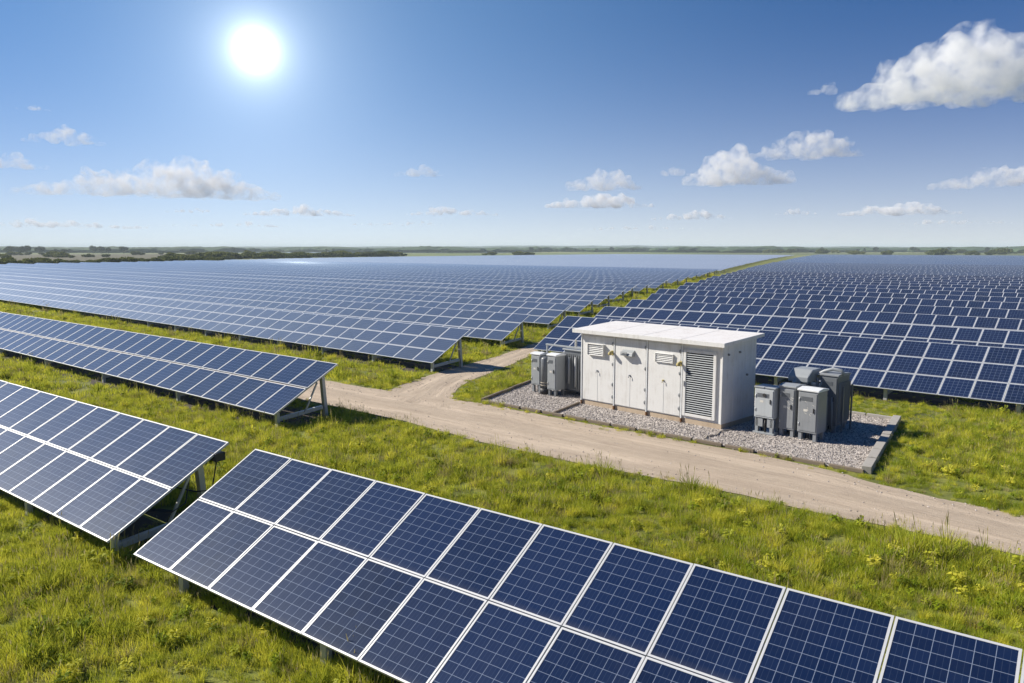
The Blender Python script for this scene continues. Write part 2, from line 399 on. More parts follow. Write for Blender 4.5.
# brown heath left of the field and a far pale lake
sheet('heath', [polar(a, d) for a, d in ((-42, 300), (-33.6, 322), (-29, 360), (-24, 425), (-17, 520), (-13, 640), (-16, 900), (-24, 1000), (-33, 960), (-44, 900))], 0.012, M_HEATH)
sheet('lake', [polar(a, d) for a, d in ((-21.5, 1230), (-16, 1150), (-9, 1120), (-2, 1130), (2.5, 1260), (-3, 1480), (-11, 1520), (-19, 1400))], 0.02, M_WATER)
sheet('meadow', [polar(a, d) for a, d in ((13, 820), (24, 760), (40, 780), (44, 1100), (30, 1250), (14, 1150))], 0.016, simple('dry_meadow', (0.14, 0.165, 0.055), 0.95, 0.01, 0.6))

def blob_strip(name, spots, mat, label=None):
    """uneven tree masses too far off to tell apart"""
    m = MB()
    for (x, y, r, h) in spots:
        ico = bmesh.ops.create_icosphere(m.bm, subdivisions=2, radius=1.0)
        ox = random.random() * 99
        for v in ico['verts']:
            k = 1 + 0.35 * noise.noise(v.co * 1.7 + Vector((ox, 0, 0)))
            v.co = Vector((x + v.co.x * r * k, y + v.co.y * r * k, max(-0.3, h * 0.45 + v.co.z * h * 0.55 * k)))
    o = m.build(name, mat); return o
sp = []
for i in range(1300):
    az = random.uniform(-46, 46); d = random.uniform(1350, 2100) + 150 * math.sin(az * 0.3)
    x, y = polar(az, d); sp.append((x, y, random.uniform(14, 34), random.uniform(6.5, 9.5) * (1 + 0.35 * noise.noise(Vector((az * 0.25, 3, 0))))))
tag(blob_strip('distant_forest', sp, M_FOREST), 'bluish band of distant woodland along the horizon', 'woodland', kind='stuff')
def hills():
    m = MB(); n = 160; rows = []
    for j, (d, hh) in enumerate(((3300, 0), (3700, 0.7), (4300, 1.0), (5200, 0.9), (5600, 0))):
        row = []
        for i in range(n + 1):
            az = -60 + 120 * i / n
            h = (19 + 7 * fbm(az * 0.045, 1.3) + 2.5 * fbm(az * 0.5, 7.7)) * hh
            row.append(m.bm.verts.new((*polar(az, d), h - 0.2)))
        rows.append(row)
    for A, B in zip(rows, rows[1:]):
        for i in range(n): m.bm.faces.new((A[i], A[i + 1], B[i + 1], B[i]))
    return structure(m.build('hills', M_HILL))
hills()

# ------------------------------------------------------------------ roads
def ribbon(name, left, right, z, mat, wob=0.16, step=0.5):
    """left/right edge polylines in (u, v) with the same number of points"""
    m = MB(); n = len(left)
    acc = [0]
    for i in range(1, n): acc.append(acc[-1] + math.dist(left[i], left[i - 1]))
    tot = acc[-1]; k = int(tot / step); prev = None
    def at(poly, s):
        for i in range(1, n):
            if s <= acc[i] or i == n - 1:
                t = (s - acc[i - 1]) / (acc[i] - acc[i - 1])
                p0 = poly[max(i - 2, 0)]; p1 = poly[i - 1]; p2 = poly[i]; p3 = poly[min(i + 1, n - 1)]
                return tuple(0.5 * (2 * b + (c - a) * t + (2 * a - 5 * b + 4 * c - d) * t * t + (3 * b - a - 3 * c + d) * t ** 3) for a, b, c, d in zip(p0, p1, p2, p3))
    for i in range(k + 1):
        s = tot * i / k; a, b = at(left, s), at(right, s)
        w = wob * (fbm(s * 0.45, 2.1) * 1.3 + 0.5 * fbm(s * 1.9, 5.0)); w2 = wob * (fbm(s * 0.45, 9.1) * 1.3 + 0.5 * fbm(s * 1.9, 15.0))
        W = math.dist(a, b); row = []
        for j in range(9):
            q = j / 8
            fa = -w / W * (1 - q) + w2 / W * q
            qq = q + (fa if j in (0, 8) else 0)
            u, v = a[0] + (b[0] - a[0]) * qq, a[1] + (b[1] - a[1]) * qq
            rut = -0.012 * (math.exp(-((q - 0.28) / 0.09) ** 2) + math.exp(-((q - 0.72) / 0.09) ** 2)) + 0.012 * math.exp(-((q - 0.5) / 0.12) ** 2)
            row.append((m.bm.verts.new((*xy(u, v), z + 0.012 + rut)), (s, q * 3.4)))
        if prev:
            for (A, ua), (B, ub), (C, uc), (D, ud) in zip(prev, prev[1:], row[1:], row):
                f = m.bm.faces.new((A, B, C, D)); f.smooth = True
                for l, q in zip(f.loops, (ua, ub, uc, ud)): l[m.uv].uv = q
        prev = row
    return structure(m.build(name, mat))
TRK_LO = [(-150, 24.5), (-80, 20.6), (-45, 18.7), (-30, 18.15), (-22, 17.9), (-18.2, 17.7), (-13.4, 17.05), (-7.2, 16.95), (-5.2, 16.9), (-3.6, 16.8), (0, 16.5), (10, 15.6), (40, 13.0)]
TRK_HI = [(-150, 28.0), (-80, 24.0), (-45, 22.1), (-30, 21.5), (-26, 21.3), (-21.7, 21.25), (-18.0, 21.55), (-14.5, 21.2), (-8.1, 20.72), (-5.2, 20.3), (-3.6, 19.7), (0, 19.1), (10, 18.2), (40, 15.6)]
BR_L = [(-22.1, 20.2), (-22.75, 22.2), (-24.0, 26.1), (-24.6, 29.6), (-26.0, 34.9), (-27.5, 39.8), (-30.3, 48), (-34.2, 60), (-40.3, 80), (-58, 138)]
BR_R = [(-18.0, 20.0), (-19.2, 21.5), (-20.8, 23.9), (-22.2, 28.2), (-23.7, 32.6), (-25.7, 38.6), (-28.7, 47), (-32.8, 59.5), (-39.0, 79.6), (-57, 137.8)]
ribbon('dirt_track', TRK_LO, TRK_HI, 0.004, M_ROAD)
ribbon('dirt_side_track', BR_L, BR_R, -0.001, M_ROAD)

M_SHADE = simple('painted_shade', (0.060, 0.046, 0.030), 0.95, 3.0, 0.6)  # dark brown strips, shade beneath the panel rows put in as colour
ribbon('shade_strip', [(-12.6, 6.55), (-5, 6.6), (8, 6.55)], [(-12.9, 8.3), (-5, 8.4), (8, 8.3)], -0.002, M_SHADE, 0.3)
ribbon('shade_strip', [(-32.0, 6.8), (-22, 6.65), (-13.9, 6.5)], [(-32.0, 8.6), (-22, 8.5), (-13.8, 8.35)], -0.004, M_SHADE, 0.3)
ribbon('shade_strip', [(-54.0, 16.0), (-38, 15.1), (-20.4, 14.3)], [(-54.0, 18.3), (-38, 17.5), (-20.3, 16.6)], -0.002, M_SHADE, 0.3)
ribbon('shade_strip', [(-70.0, 29.5), (-45, 27.3), (-24.2, 25.4)], [(-70.0, 32.0), (-45, 29.8), (-24.0, 27.9)], -0.002, M_SHADE, 0.3)
ribbon('shade_strip', [(-23.2, 32.3), (-10, 31.2), (8, 29.8)], [(-23.1, 35.0), (-10, 34.0), (8, 32.6)], -0.002, M_SHADE, 0.3)

# ------------------------------------------------------------------ gravel bed, kerbs
CX, CY = Vector((0.695, -0.719)), Vector((0.719, 0.695)); CO = Vector((2.53, 27.80))   # the cabin's own axes
CABZ = math.atan2(CX.y, CX.x)
def cxy(x, y): p = CO + CX * x + CY * y; return p.x, p.y
PAD = [(-1.12, 28.22), (8.97, 18.97), (12.76, 25.02), (9.2, 28.4), (3.6, 31.9), (0.77, 32.31)]
sheet('gravel_bed', PAD, 0.03, M_GRAVEL)
def kerb(name, pts, w, h, mat):
    m = MB()
    for a, b in zip(pts, pts[1:]):
        L = math.dist(a, b); n = max(1, round(L / 1.0))
        for i in range(n):
            p = [a[k] + (b[k] - a[k]) * (i / n + 0.004) for k in (0, 1)]; q = [a[k] + (b[k] - a[k]) * ((i + 1) / n - 0.004) for k in (0, 1)]
            z = h / 2 + random.uniform(-0.008, 0.004)
            m.beam((*p, z), (*q, z + random.uniform(-0.006, 0.006)), w, h, bev=0.012)
    return structure(m.build(name, mat))
kerb('front_kerb', [PAD[0], PAD[1]], 0.10, 0.10, M_KERBT)
kerb('side_kerb', [PAD[1], PAD[2]], 0.24, 0.20, M_KERB)
kerb('rear_kerb', [PAD[2], PAD[3], PAD[4], PAD[5]], 0.10, 0.12, M_KERB)
kerb('end_kerb', [PAD[5], PAD[0]], 0.10, 0.14, M_KERBT)
kerb('inner_kerb', [(1.40, 25.95), (2.46, 27.72)], 0.08, 0.11, M_KERBT)

# ------------------------------------------------------------------ solar rows
ORD = ['first', 'second', 'third', 'fourth', 'fifth', 'sixth', 'seventh', 'eighth', 'ninth', 'tenth', 'eleventh', 'twelfth', 'thirteenth', 'fourteenth', 'fifteenth', 'sixteenth']
def module_mesh(name, W, Hh, framed, mats):
    g = 0.008; m = MB()
    x0, x1, y0, y1 = g, W - g, g, Hh - g
    if not framed:                    # laminate only, the frame is a piece of its own
        e = 0.026; x0 += e; x1 -= e; y0 += e; y1 -= e
    m.box(x0, y0, -0.034, x1, y1, -0.001, mi=1)
    for f in m.bm.faces:
        if f.normal.z > 0.9 or all(abs(v.co.z + 0.001) < 1e-5 for v in f.verts):
            f.material_index = 0
            for l in f.loops: l[m.uv].uv = ((l.vert.co.x - g) / (W - 2 * g), (l.vert.co.y - g) / (Hh - 2 * g))
    return m.mesh(name, mats)
def frame_mesh(name, W, Hh):
    g, w, t = 0.008, 0.027, 0.04; m = MB()
    m.box(g, g, -t, g + w, Hh - g, 0.004); m.box(W - g - w, g, -t, W - g, Hh - g, 0.004)
    m.box(g + w, g, -t, W - g - w, g + w, 0.004); m.box(g + w, Hh - g - w, -t, W - g - w, Hh - g, 0.004)
    return m.mesh(name, M_ALU)
ME_NEAR = module_mesh('solar_panel', PW, PH, False, [M_GLASS, M_BACK]); ME_FRAME = frame_mesh('panel_frame', PW, PH)
ME_LEFT = module_mesh('solar_panel', 1.42, 0.95, True, [M_GLASS_L, M_ALU])
ME_RIGHT = module_mesh('solar_panel', 1.0, 1.09, True, [M_GLASS_R, M_ALU])

def strip_mesh(W, Hh, cols, rows, sign, c0, mat, wav=0.0):
    """the same modules over columns c0..cols as one sheet with thickness"""
    m = MB(); seg = max(1, round((cols - c0) * W / 9)); t = 0.035
    def zz(i): return wav * fbm(i * 0.37 + c0 * 0.11, cols * 0.7, 3.3) if wav else 0.0
    for i in range(seg):
        a, b = c0 + (cols - c0) * i / seg, c0 + (cols - c0) * (i + 1) / seg
        xa, xb = sign * a * W, sign * b * W; za, zb = zz(i), zz(i + 1)
        Y = rows * Hh
        uv = [(a, 0), (b, 0), (b, rows), (a, rows)]
        P = [(xa, 0, za), (xb, 0, zb), (xb, Y, zb), (xa, Y, za)]
        if sign < 0: P = [P[1], P[0], P[3], P[2]]; uv = [uv[1], uv[0], uv[3], uv[2]]
        m.quad(*P, mi=0, uv=uv)
        Q = [(x, y, z - t) for x, y, z in P]
        m.quad(*Q[::-1], mi=1)
        m.quad(P[0], Q[0], Q[1], P[1], mi=1); m.quad(P[2], Q[2], Q[3], P[3], mi=1)
        if i == 0 or i == seg - 1:
            m.quad(P[1], Q[1], Q[2], P[2], mi=1); m.quad(P[3], Q[3], Q[0], P[0], mi=1)
    me = bpy.data.meshes.new('solar_panel_strip'); m.bm.to_mesh(me); m.bm.free()
    me.materials.append(mat); me.materials.append(M_ALU)
    return me

ME_CACHE = {}
def cached(key, fn):
    if key not in ME_CACHE: ME_CACHE[key] = fn()
    return ME_CACHE[key]
def supports(root, L, tilt, zl, sign, cols_len, n, spacing, first=0.35, detail=2, endframe=True):
    ct, st = math.cos(tilt), math.sin(tilt)
    yf, yr = 0.10 * L * ct, 0.80 * L * ct
    zf, zr = zl + 0.10 * L * st - 0.13, zl + 0.80 * L * st - 0.13
    def front():
        m = MB(); m.beam((0, 0, -0.1), (0, 0, zf), 0.13, 0.11, up=(0, 1, 0), bev=0.006); return m.mesh('leg', M_GALV)
    def rear():
        m = MB(); m.beam((0, 0.08, -0.1), (0, -0.04, zr), 0.15, 0.12, up=(0, 1, 0), bev=0.006); return m.mesh('leg', M_GALV)
    def tie():
        m = MB(); m.beam((0, yf + 0.06, 0.26), (0, yr - 0.06, 0.40), 0.11, 0.12, bev=0.006); return m.mesh('cross_beam', M_GALV)
    def brace():
        m = MB(); m.beam((0.09, yf + 0.55 * (yr - yf), 0.36), (0.09, yr - 0.30, zr - 0.17), 0.05, 0.05, bev=0.004); return m.mesh('brace', M_GALV)
    def rafter():
        m = MB(); m.beam((0, 0.16 * ct, zl + 0.16 * st - 0.10), (0, L * ct - 0.10, zl + L * st - 0.05 - 0.10), 0.08, 0.10, bev=0.005); return m.mesh('rafter', M_GALV)
    k = (round(L, 2), round(tilt, 3))
    for i in range(n):
        x = sign * (first + i * spacing)
        if abs(x) > cols_len - 0.1: break
        link('leg', cached(('f',) + k, front), root, (x, yf, 0))
        link('leg', cached(('r',) + k, rear), root, (x, yr, 0))
        if detail > 0:
            link('rafter', cached(('a',) + k, rafter), root, (x, 0, 0))
            link('cross_beam', cached(('t',) + k, tie), root, (x, 0, 0))
        if detail > 1: link('brace', cached(('b',) + k, brace), root, (x, 0, 0))
    if detail > 0:
        for y in (0.22 * L, 0.72 * L):
            m = MB(); z = zl + y * st - 0.055
            m.beam((sign * 0.06, y * ct, z), (sign * (cols_len - 0.06), y * ct, z), 0.05, 0.06, bev=0.003); m.build('purlin', M_GALV, root)

def make_row(u, v, ang, cols, rows, W, Hh, tilt, zl, sign, label, cat='solar row', group=None, parts=0, sup=0, spacing=4.3,
             near=False, mat=None, panel=None, detail=2, wav=0.0, name='solar_panel_row', first=0.35):
    """u, v: the end of the lower edge; sign -1 runs to the left of it, +1 to the right"""
    x, y = xy(u, v); t = R(tilt)
    root = thing(name, (x, y, 0), YAW + R(ang), label, cat, group)
    ct, st = math.cos(t), math.sin(t)
    nc = min(cols, parts)
    for c in range(nc):
        for r in range(rows):
            px = c * W if sign > 0 else -(c + 1) * W
            jit = random.uniform(-0.0035, 0.0035)
            o = link('solar_panel', panel, root, (px, r * Hh * ct, zl + r * Hh * st), (t + jit, random.uniform(-0.0025, 0.0025), 0))
            if near: link('panel_frame', ME_FRAME, o)
    if nc < cols:
        me = strip_mesh(W, Hh, cols, rows, sign, nc, mat, wav)
        if nc or sup:
            o = link('solar_panel', me, root, (0, 0, zl), (t, 0, 0))
            if nc: o['kind'] = 'stuff'; o['label'] = 'the rest of the row of solar panels'
        else:
            o = link('solar_panel', me, root, (0, 0, zl), (t, 0, 0))
    if sup: supports(root, rows * Hh, t, zl, sign, cols * W, sup, spacing, first, detail)
    return root

TN = 28.2
make_row(-12.79, 6.14, 0, 17, 2, PW, PH, TN, 0.48, 1, 'nearest row of dark blue solar panels running into the bottom right corner', group='two-panel-high rows beside the dirt track',
         parts=17, sup=6, spacing=3.6, near=True, panel=ME_NEAR, first=1.15)
make_row(-13.72, 6.14, -0.7, 16, 2, PW, PH, TN, 0.48, -1, 'near row of blue solar panels with a pale sun sheen, ending beside the nearest row', group='two-panel-high rows beside the dirt track',
         parts=16, sup=5, spacing=3.9, near=True, panel=ME_NEAR, first=0.25)
rowB = bpy.context.scene.objects['solar_panel_row.001']
ctB, stB = math.cos(R(TN)), math.sin(R(TN))
def under(x, s, d): return (x, s * ctB + d * stB, 0.48 + s * stB - d * ctB)
m = MB(); m.box(-0.17, 2.14, 1.47, 0.05, 2.36, 1.635, 0.012); m.build('junction_box', M_BLACK, rowB)
m = MB()
m.tube([under(-0.3, 2.5, 0.12), (-0.1, 2.25, 1.47), (0.02, 2.05, 0.92), (-0.05, 1.75, 0.95), under(-0.4, 1.5, 0.1)], 0.014, 6)
m.tube([under(-0.2, 1.9, 0.12), (0.0, 1.5, 0.80), (0.03, 1.2, 0.70), under(-0.3, 0.8, 0.1)], 0.012, 6)
m.build('cable', M_BLACK, rowB)
make_row(-20.33, 14.39, -2.9, 30, 2, PW, PH * 1.03, TN, 0.48, -1, 'long row of blue solar panels whose open steel end frame stands at the dirt track', group='two-panel-high rows beside the dirt track',
         parts=30, sup=6, spacing=6.5, near=True, panel=ME_NEAR, first=0.2)

def ease(v, v0, v1, t1):
    k = min(1.0, max(0.0, (v - v0) / (v1 - v0))); return TN + (t1 - TN) * k
# left field
def u_left(v):
    pts = [(0, -215), (46, -232), (88, -253), (131, -270), (185, -310), (267, -349), (353, -367), (633, -376), (900, -390)]
    for (a, p), (b, q) in zip(pts, pts[1:]):
        if v <= b: return p + (q - p) * (v - a) / (b - a)
    return -390
LV = [(-24.0, 25.56), (-26.84, 34.37), (-30.2, 44.0), (-34.1, 54.2), (-37.3, 62.5), (-40.0, 70.2)]
while LV[-1][1] < 640:
    u, v = LV[-1]; v += 7.7; LV.append((-40.0 - 0.312 * (v - 70.2) + 0.00006 * (v - 70) ** 2 + random.uniform(-0.7, 0.7), v))
GL, GR = 'solar panel rows left of the grass alley', 'solar panel rows right of the grass alley'
N_IND = 30
far_l = MB()
for i, (u, v) in enumerate(LV):
    n = max(10, int((u - u_left(v + 18)) / 1.42))
    tl = ease(v, 30, 190, 7) + random.uniform(-0.5, 0.5)
    if i < 12: lab = f'{ORD[i]} row of solar panels beyond the dirt track, left of the grass alley'
    else: lab = 'distant row of solar panels left of the grass alley, paling into the rows around it'
    if i < N_IND:
        make_row(u, v, -5.0 + random.uniform(-0.25, 0.25), n, 3, 1.42, 0.955, tl, 0.48, -1, lab, group=GL, parts=33 if i < 6 else 0,
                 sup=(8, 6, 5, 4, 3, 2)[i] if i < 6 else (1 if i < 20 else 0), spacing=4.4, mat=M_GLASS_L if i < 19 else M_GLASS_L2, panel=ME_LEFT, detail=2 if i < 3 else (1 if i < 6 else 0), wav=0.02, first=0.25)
# right field
RV = [(-23.23, 32.4)]
while RV[-1][1] < 640:
    u, v = RV[-1]; v += 7.35; RV.append((-23.2 - 0.296 * (v - 32.4) + 0.00006 * (v - 32) ** 2 + random.uniform(-0.5, 0.5), v))
for i, (u, v) in enumerate(RV):
    n = int(34 - u) + (0 if v < 250 else int((v - 250) * 0.12))
    tl = ease(v, 80, 320, 13) + random.uniform(-0.5, 0.5)
    if i < 12: lab = f'{ORD[i]} row of deep blue solar panels behind the white cabin'
    else: lab = 'distant row of deep blue solar panels right of the grass alley, lost among its neighbours'
    if i < N_IND:
        make_row(u, v, -4.6 + random.uniform(-0.25, 0.25), n, 3, 1.0, 1.095, tl, 0.48, 1, lab, group=GR, parts=33 if i < 6 else 0,
                 sup=8 if i == 0 else (1 if i < 12 else 0), spacing=4.25, mat=M_GLASS_R if i < 14 else M_GLASS_R2, panel=ME_RIGHT, detail=2 if i == 0 else 0, wav=0.02, first=0.2)
# all rows farther than that read as one sheet
def far_rows(name, rows, W, Hh, sign, ang, mat, label, tilt):
    bmm = bmesh.new(); uvl = bmm.loops.layers.uv.new('UVMap'); t = R(tilt)
    for (u, v, n) in rows:
        M = Matrix.Translation((*xy(u, v), 0.48)) @ Matrix.Rotation(YAW + R(ang), 4, 'Z') @ Matrix.Rotation(t, 4, 'X')
        P = [(0, 0, 0), (sign * n * W, 0, 0), (sign * n * W, 3 * Hh, 0), (0, 3 * Hh, 0)]; q = [(0, 0), (n, 0), (n, 3), (0, 3)]
        if sign < 0: P = P[::-1]; q = q[::-1]
        f = bmm.faces.new([bmm.verts.new(M @ Vector(p)) for p in P])
        for l, c in zip(f.loops, q): l[uvl].uv = c
        f2 = bmm.faces.new([bmm.verts.new(M @ Vector((p[0], p[1], -0.035))) for p in P[::-1]])
        f2.material_index = 1
    me = bpy.data.meshes.new(name); bmm.to_mesh(me); bmm.free(); me.materials.append(mat); me.materials.append(M_ALU)
    return tag(link(name, me), label, 'solar field', kind='stuff')
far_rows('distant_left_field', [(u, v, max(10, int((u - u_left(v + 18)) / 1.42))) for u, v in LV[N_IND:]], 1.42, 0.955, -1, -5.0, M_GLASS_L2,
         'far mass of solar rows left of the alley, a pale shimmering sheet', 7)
far_rows('distant_right_field', [(u, v, int(34 - u + max(0, v - 250) * 0.12)) for u, v in RV[N_IND:]], 1.0, 1.095, 1, -4.6, M_GLASS_R2,
         'far mass of solar rows right of the alley, a blue sheet below the horizon', 13)

# ------------------------------------------------------------------ the equipment cabin
cabin = thing('equipment_cabin', (CO.x, CO.y, 0), CABZ, 'white steel equipment cabin with louvred door standing on the gravel bed', 'cabin')
CL, CD, ZB, ZT = 5.78, 2.06, 0.19, 2.66
m = MB(); m.box(0.02, 0.04, 0, CL - 0.01, CD, ZB, 0.01); m.build('plinth', M_PLINTH, cabin)
m = MB(); m.prism([(0.03, ZB), (CD, ZB), (CD, 2.80), (0.03, ZT)], 0, CL, 0.008, 0, Matrix(((0, 0, 1, 0), (1, 0, 0, 0), (0, 1, 0, 0), (0, 0, 0, 1)))); m.build('wall', M_WHITE, cabin)
rk = (2.83 - 2.69) / (CD + 0.2)
def roof_z(y): return 2.69 + (y + 0.2) * rk
TR = Matrix(((0, 0, 1, 0), (1, 0, 0, 0), (0, 1, 0, 0), (0, 0, 0, 1)))
m = MB(); m.prism([(-0.22, 2.665), (CD + 0.22, roof_z(CD + 0.22) - 0.03), (CD + 0.22, roof_z(CD + 0.22) + 0.075), (-0.22, 2.785)], -0.24, CL + 0.16, 0.012, 0, TR)
roof = m.build('roof', M_ROOF, cabin)
m = MB()
for k in range(1, 4):
    x = -0.2 + k * (CL + 0.3) / 4
    m.beam((x, -0.20, 2.789), (x, CD + 0.20, roof_z(CD + .2) + 0.077), 0.014, 0.005)
m.build('roof_seam', M_ROOF, roof)
m = MB(); m.box(-0.25, -0.235, 2.655, CL + 0.17, -0.222, 2.79, 0.003); m.build('fascia', M_WHITE, roof)
bays = [(0.05, 1.50), (1.54, 2.90), (2.94, 4.27)]
for i, (a, b) in enumerate(bays):
    d = MB(); d.box(a + 0.03, -0.004, ZB + 0.04, b - 0.03, 0.028, 2.56, 0.006)
    door = d.build('door', M_WHITE, cabin)
    mid = (a + b) / 2
    g = MB(); g.box(mid - 0.006, -0.0065, ZB + 0.05, mid + 0.006, -0.003, 1.30); g.build('door_seam', M_GREYBOX, door)
    h = MB(); h.box(mid - 0.05, -0.035, 1.31, mid + 0.015, -0.003, 1.36, 0.008); h.tube([(mid - 0.018, -0.03, 1.335), (mid - 0.018, -0.065, 1.335), (mid - 0.018, -0.07, 1.25)], 0.011, 8)
    h.build('handle', M_YELLOW if i == 2 else M_MIDBOX, door)
    for z in (0.42, 0.86, 1.58, 2.30):
        h = MB(); h.tube([(b - 0.045, -0.014, z), (b - 0.045, -0.014, z + 0.12)], 0.017, 8); h.box(b - 0.09, -0.010, z + 0.02, b - 0.05, -0.003, z + 0.10); h.build('hinge', M_MIDBOX, door)
def vent(a, b, z0, z1, dep, slats, skew=0.0):
    m = MB(); t = 0.018
    m.box(a, -dep, z1 - t, b, -0.003, z1, 0.004); m.box(a, -dep * 0.6, z0, b, -0.003, z0 + t, 0.004)
    m.box(a, -dep * 0.9, z0 + t, a + t, -0.003, z1 - t, 0.003); m.box(b - t, -dep * 0.9, z0 + t, b, -0.003, z1 - t, 0.003)
    for k in range(slats):
        z = z0 + t + (z1 - z0 - 2 * t) * (k + 0.5) / slats
        M = Matrix.Translation((0, -dep * 0.45, z)) @ Matrix.Rotation(R(38), 4, 'X')
        m.box(a + t + 0.002, -dep * 0.42, -0.004, b - t - 0.002, dep * 0.42, 0.004, 0, 0, M)
    return m.build('vent', M_WHITE, cabin)
vent(0.37, 1.10, 1.88, 2.30, 0.13, 6); vent(3.28, 3.98, 1.92, 2.24, 0.08, 5)
m = MB(); m.prism([(0, 0), (-0.17, 0.02), (-0.13, 0.13), (0, 0.22)], 1.90, 2.40, 0.006, 0, TR @ Matrix.Translation((-0.003, 2.00, 0))); m.build('vent_hood', M_GREYBOX, cabin)
m = MB()
for k in range(4): m.box(1.92, -0.20, 2.03 + k * 0.035, 2.20, -0.17, 2.045 + k * 0.035)
m.build('vent_grille', M_MIDBOX, cabin)
for x, z in ((1.44, 2.03), (4.26, 1.95)):
    m = MB(); m.box(x - 0.05, -0.03, z - 0.06, x + 0.05, -0.003, z + 0.10, 0.006)
    m.tube([(x, -0.03, z + 0.05), (x, -0.11, z + 0.04), (x, -0.155, z - 0.0), (x, -0.16, z - 0.05)], [0.03, 0.05, 0.075, 0.06], 12)
    m.build('wall_lamp', M_YELLOW, cabin)
for x in (0.02, 1.52, 2.92, 4.305):
    p = MB(); p.box(x - 0.022, -0.022, ZB - 0.02, x + 0.022, 0.03, 2.655, 0.005); post = p.build('corner_post', M_LIGHTBOX, cabin)
    p = MB(); p.box(x - 0.03, -0.03, 0.03, x + 0.03, 0.025, ZB - 0.022, 0.008); p.build('foot', M_RUST, post)
p = MB(); p.box(CL - 0.04, -0.012, ZB, CL + 0.004, 0.03, 2.655, 0.005); p.build('corner_post', M_WHITE, cabin)
# louvred door
d = MB(); d.box(4.36, -0.03, 0.28, 4.46, 0.027, 2.46, 0.006); d.box(5.46, -0.03, 0.28, 5.56, 0.027, 2.46, 0.006)
d.box(4.463, -0.03, 2.36, 5.457, 0.027, 2.46, 0.006); d.box(4.463, -0.03, 0.28, 5.457, 0.027, 0.37, 0.006)
ld = d.build('louvred_door', M_WHITE, cabin)
d = MB(); d.box(4.464, 0.016, 0.372, 5.456, 0.0265, 2.358); d.build('recess', M_RECESS, ld)
d = MB(); ns = 27
for k in range(ns):
    z = 0.39 + (2.34 - 0.39) * (k + 0.5) / ns
    d.box(4.464, -0.019, -0.003, 5.456, 0.019, 0.003, 0, 0, Matrix.Translation((0, -0.010, z)) @ Matrix.Rotation(R(28), 4, 'X'))
d.build('louvre_slats', M_PALEBOX, ld)
d = MB(); d.box(4.395, -0.05, 1.25, 4.425, -0.031, 1.42, 0.005); d.build('handle', M_MIDBOX, ld)
for y, z in ((0.98, 2.40), (0.30, 2.38), (1.47, 1.62)):
    d = MB(); d.tube([(CL, y, z), (CL + 0.05, y, z)], 0.035, 10); d.build('wall_fitting', M_DARKBOX, cabin)
d = MB(); d.box(CL + 0.001, 0.62, 0.24, CL + 0.012, 0.632, 2.6); d.box(CL + 0.001, 1.34, 0.24, CL + 0.012, 1.352, 2.6); d.build('wall_seam', M_LIGHTBOX, cabin)

# ------------------------------------------------------------------ switchgear on the gravel
def ct(name, x, y, label, cat, group=None): return thing(name, (*cxy(x, y), 0.03), CABZ, label, cat, group)
GS = 'switchgear cabinets on the gravel bed'
def cabinet(x, y, w, d, h, leg, body, label, cap=True, door=True, name='switchgear_cabinet', base=M_MIDBOX, capm=None):
    t = ct(name, x, y, label, 'electrical cabinet', GS)
    m = MB(); m.box(0, 0, leg, w, d, h, 0.02); b = m.build('body', body, t)
    if cap:
        m = MB(); m.prism([(-0.03, h + 0.003), (d + 0.03, h + 0.003), (d + 0.03, h + 0.05), (d * 0.45, h + 0.10), (-0.03, h + 0.06)], -0.03, w + 0.03, 0.012, 0, TR); m.build('lid', capm or body, t)
    if door:
        m = MB(); m.box(0.04, -0.014, leg + 0.06, w - 0.04, -0.002, h - 0.05, 0.004); dd = m.build('door', body, t)
        m = MB(); m.box(w - 0.13, -0.04, (h + leg) / 2, w - 0.10, -0.0145, (h + leg) / 2 + 0.14, 0.005); m.build('handle', M_BLACK, dd)
        m = MB()
        for q in range(6): m.box(0.09, -0.021, h - 0.17 - q * 0.022, w - 0.16, -0.0145, h - 0.158 - q * 0.022)
        m.build('vent', M_DARKBOX, dd)
        m = MB(); m.box(w * 0.30, -0.017, (h + leg) * 0.5 + 0.02, w * 0.30 + 0.11, -0.0145, (h + leg) * 0.5 + 0.09); m.build('plate', M_PORC, dd)
        m = MB()
        for q in range(3): m.tube([(0.14 + q * 0.07, d * 0.5, 0.0), (0.14 + q * 0.07, d * 0.5, leg - 0.003)], 0.018, 6)
        m.build('conduit', M_BLACK, t)
        for z in (leg + 0.2, h - 0.3):
            m = MB(); m.tube([(0.05, -0.02, z), (0.05, -0.02, z + 0.10)], 0.014, 8); m.build('hinge', M_GALV, dd)
    for a, b2 in ((0.03, 0.03), (w - 0.13, 0.03), (0.03, d - 0.13), (w - 0.13, d - 0.13)):
        m = MB(); m.box(a, b2, 0, a + 0.10, b2 + 0.10, leg - 0.003, 0.006); m.build('leg', base, t)
    return t
# right group
t = cabinet(6.66, 0.42, 0.64, 0.50, 1.42, 0.50, M_PALEBOX, 'pale grey control box on a plinth frame beside the cabin wall', cap=False, base=M_GREYBOX)
m = MB(); m.box(-0.02, -0.02, 1.423, 0.32, 0.54, 1.465, 0.01); m.box(0.34, -0.02, 1.423, 0.68, 0.54, 1.465, 0.01); m.build('lid', M_GREYBOX, t)
m = MB(); m.box(0.02, 0.03, 0.22, 0.28, 0.06, 0.49, 0.006); m.box(0.42, 0.03, 0.22, 0.64, 0.06, 0.49, 0.006); m.build('skirt_panel', M_GREYBOX, t)
m = MB(); m.box(-0.02, -0.02, 0.0, 0.68, 0.54, 0.06, 0.01); m.build('base_plate', M_GREYBOX, t)
m = MB(); m.tube([(0.33, -0.02, 1.22), (0.33, -0.045, 1.22)], 0.05, 14); m.build('gauge', M_BLACK, t)
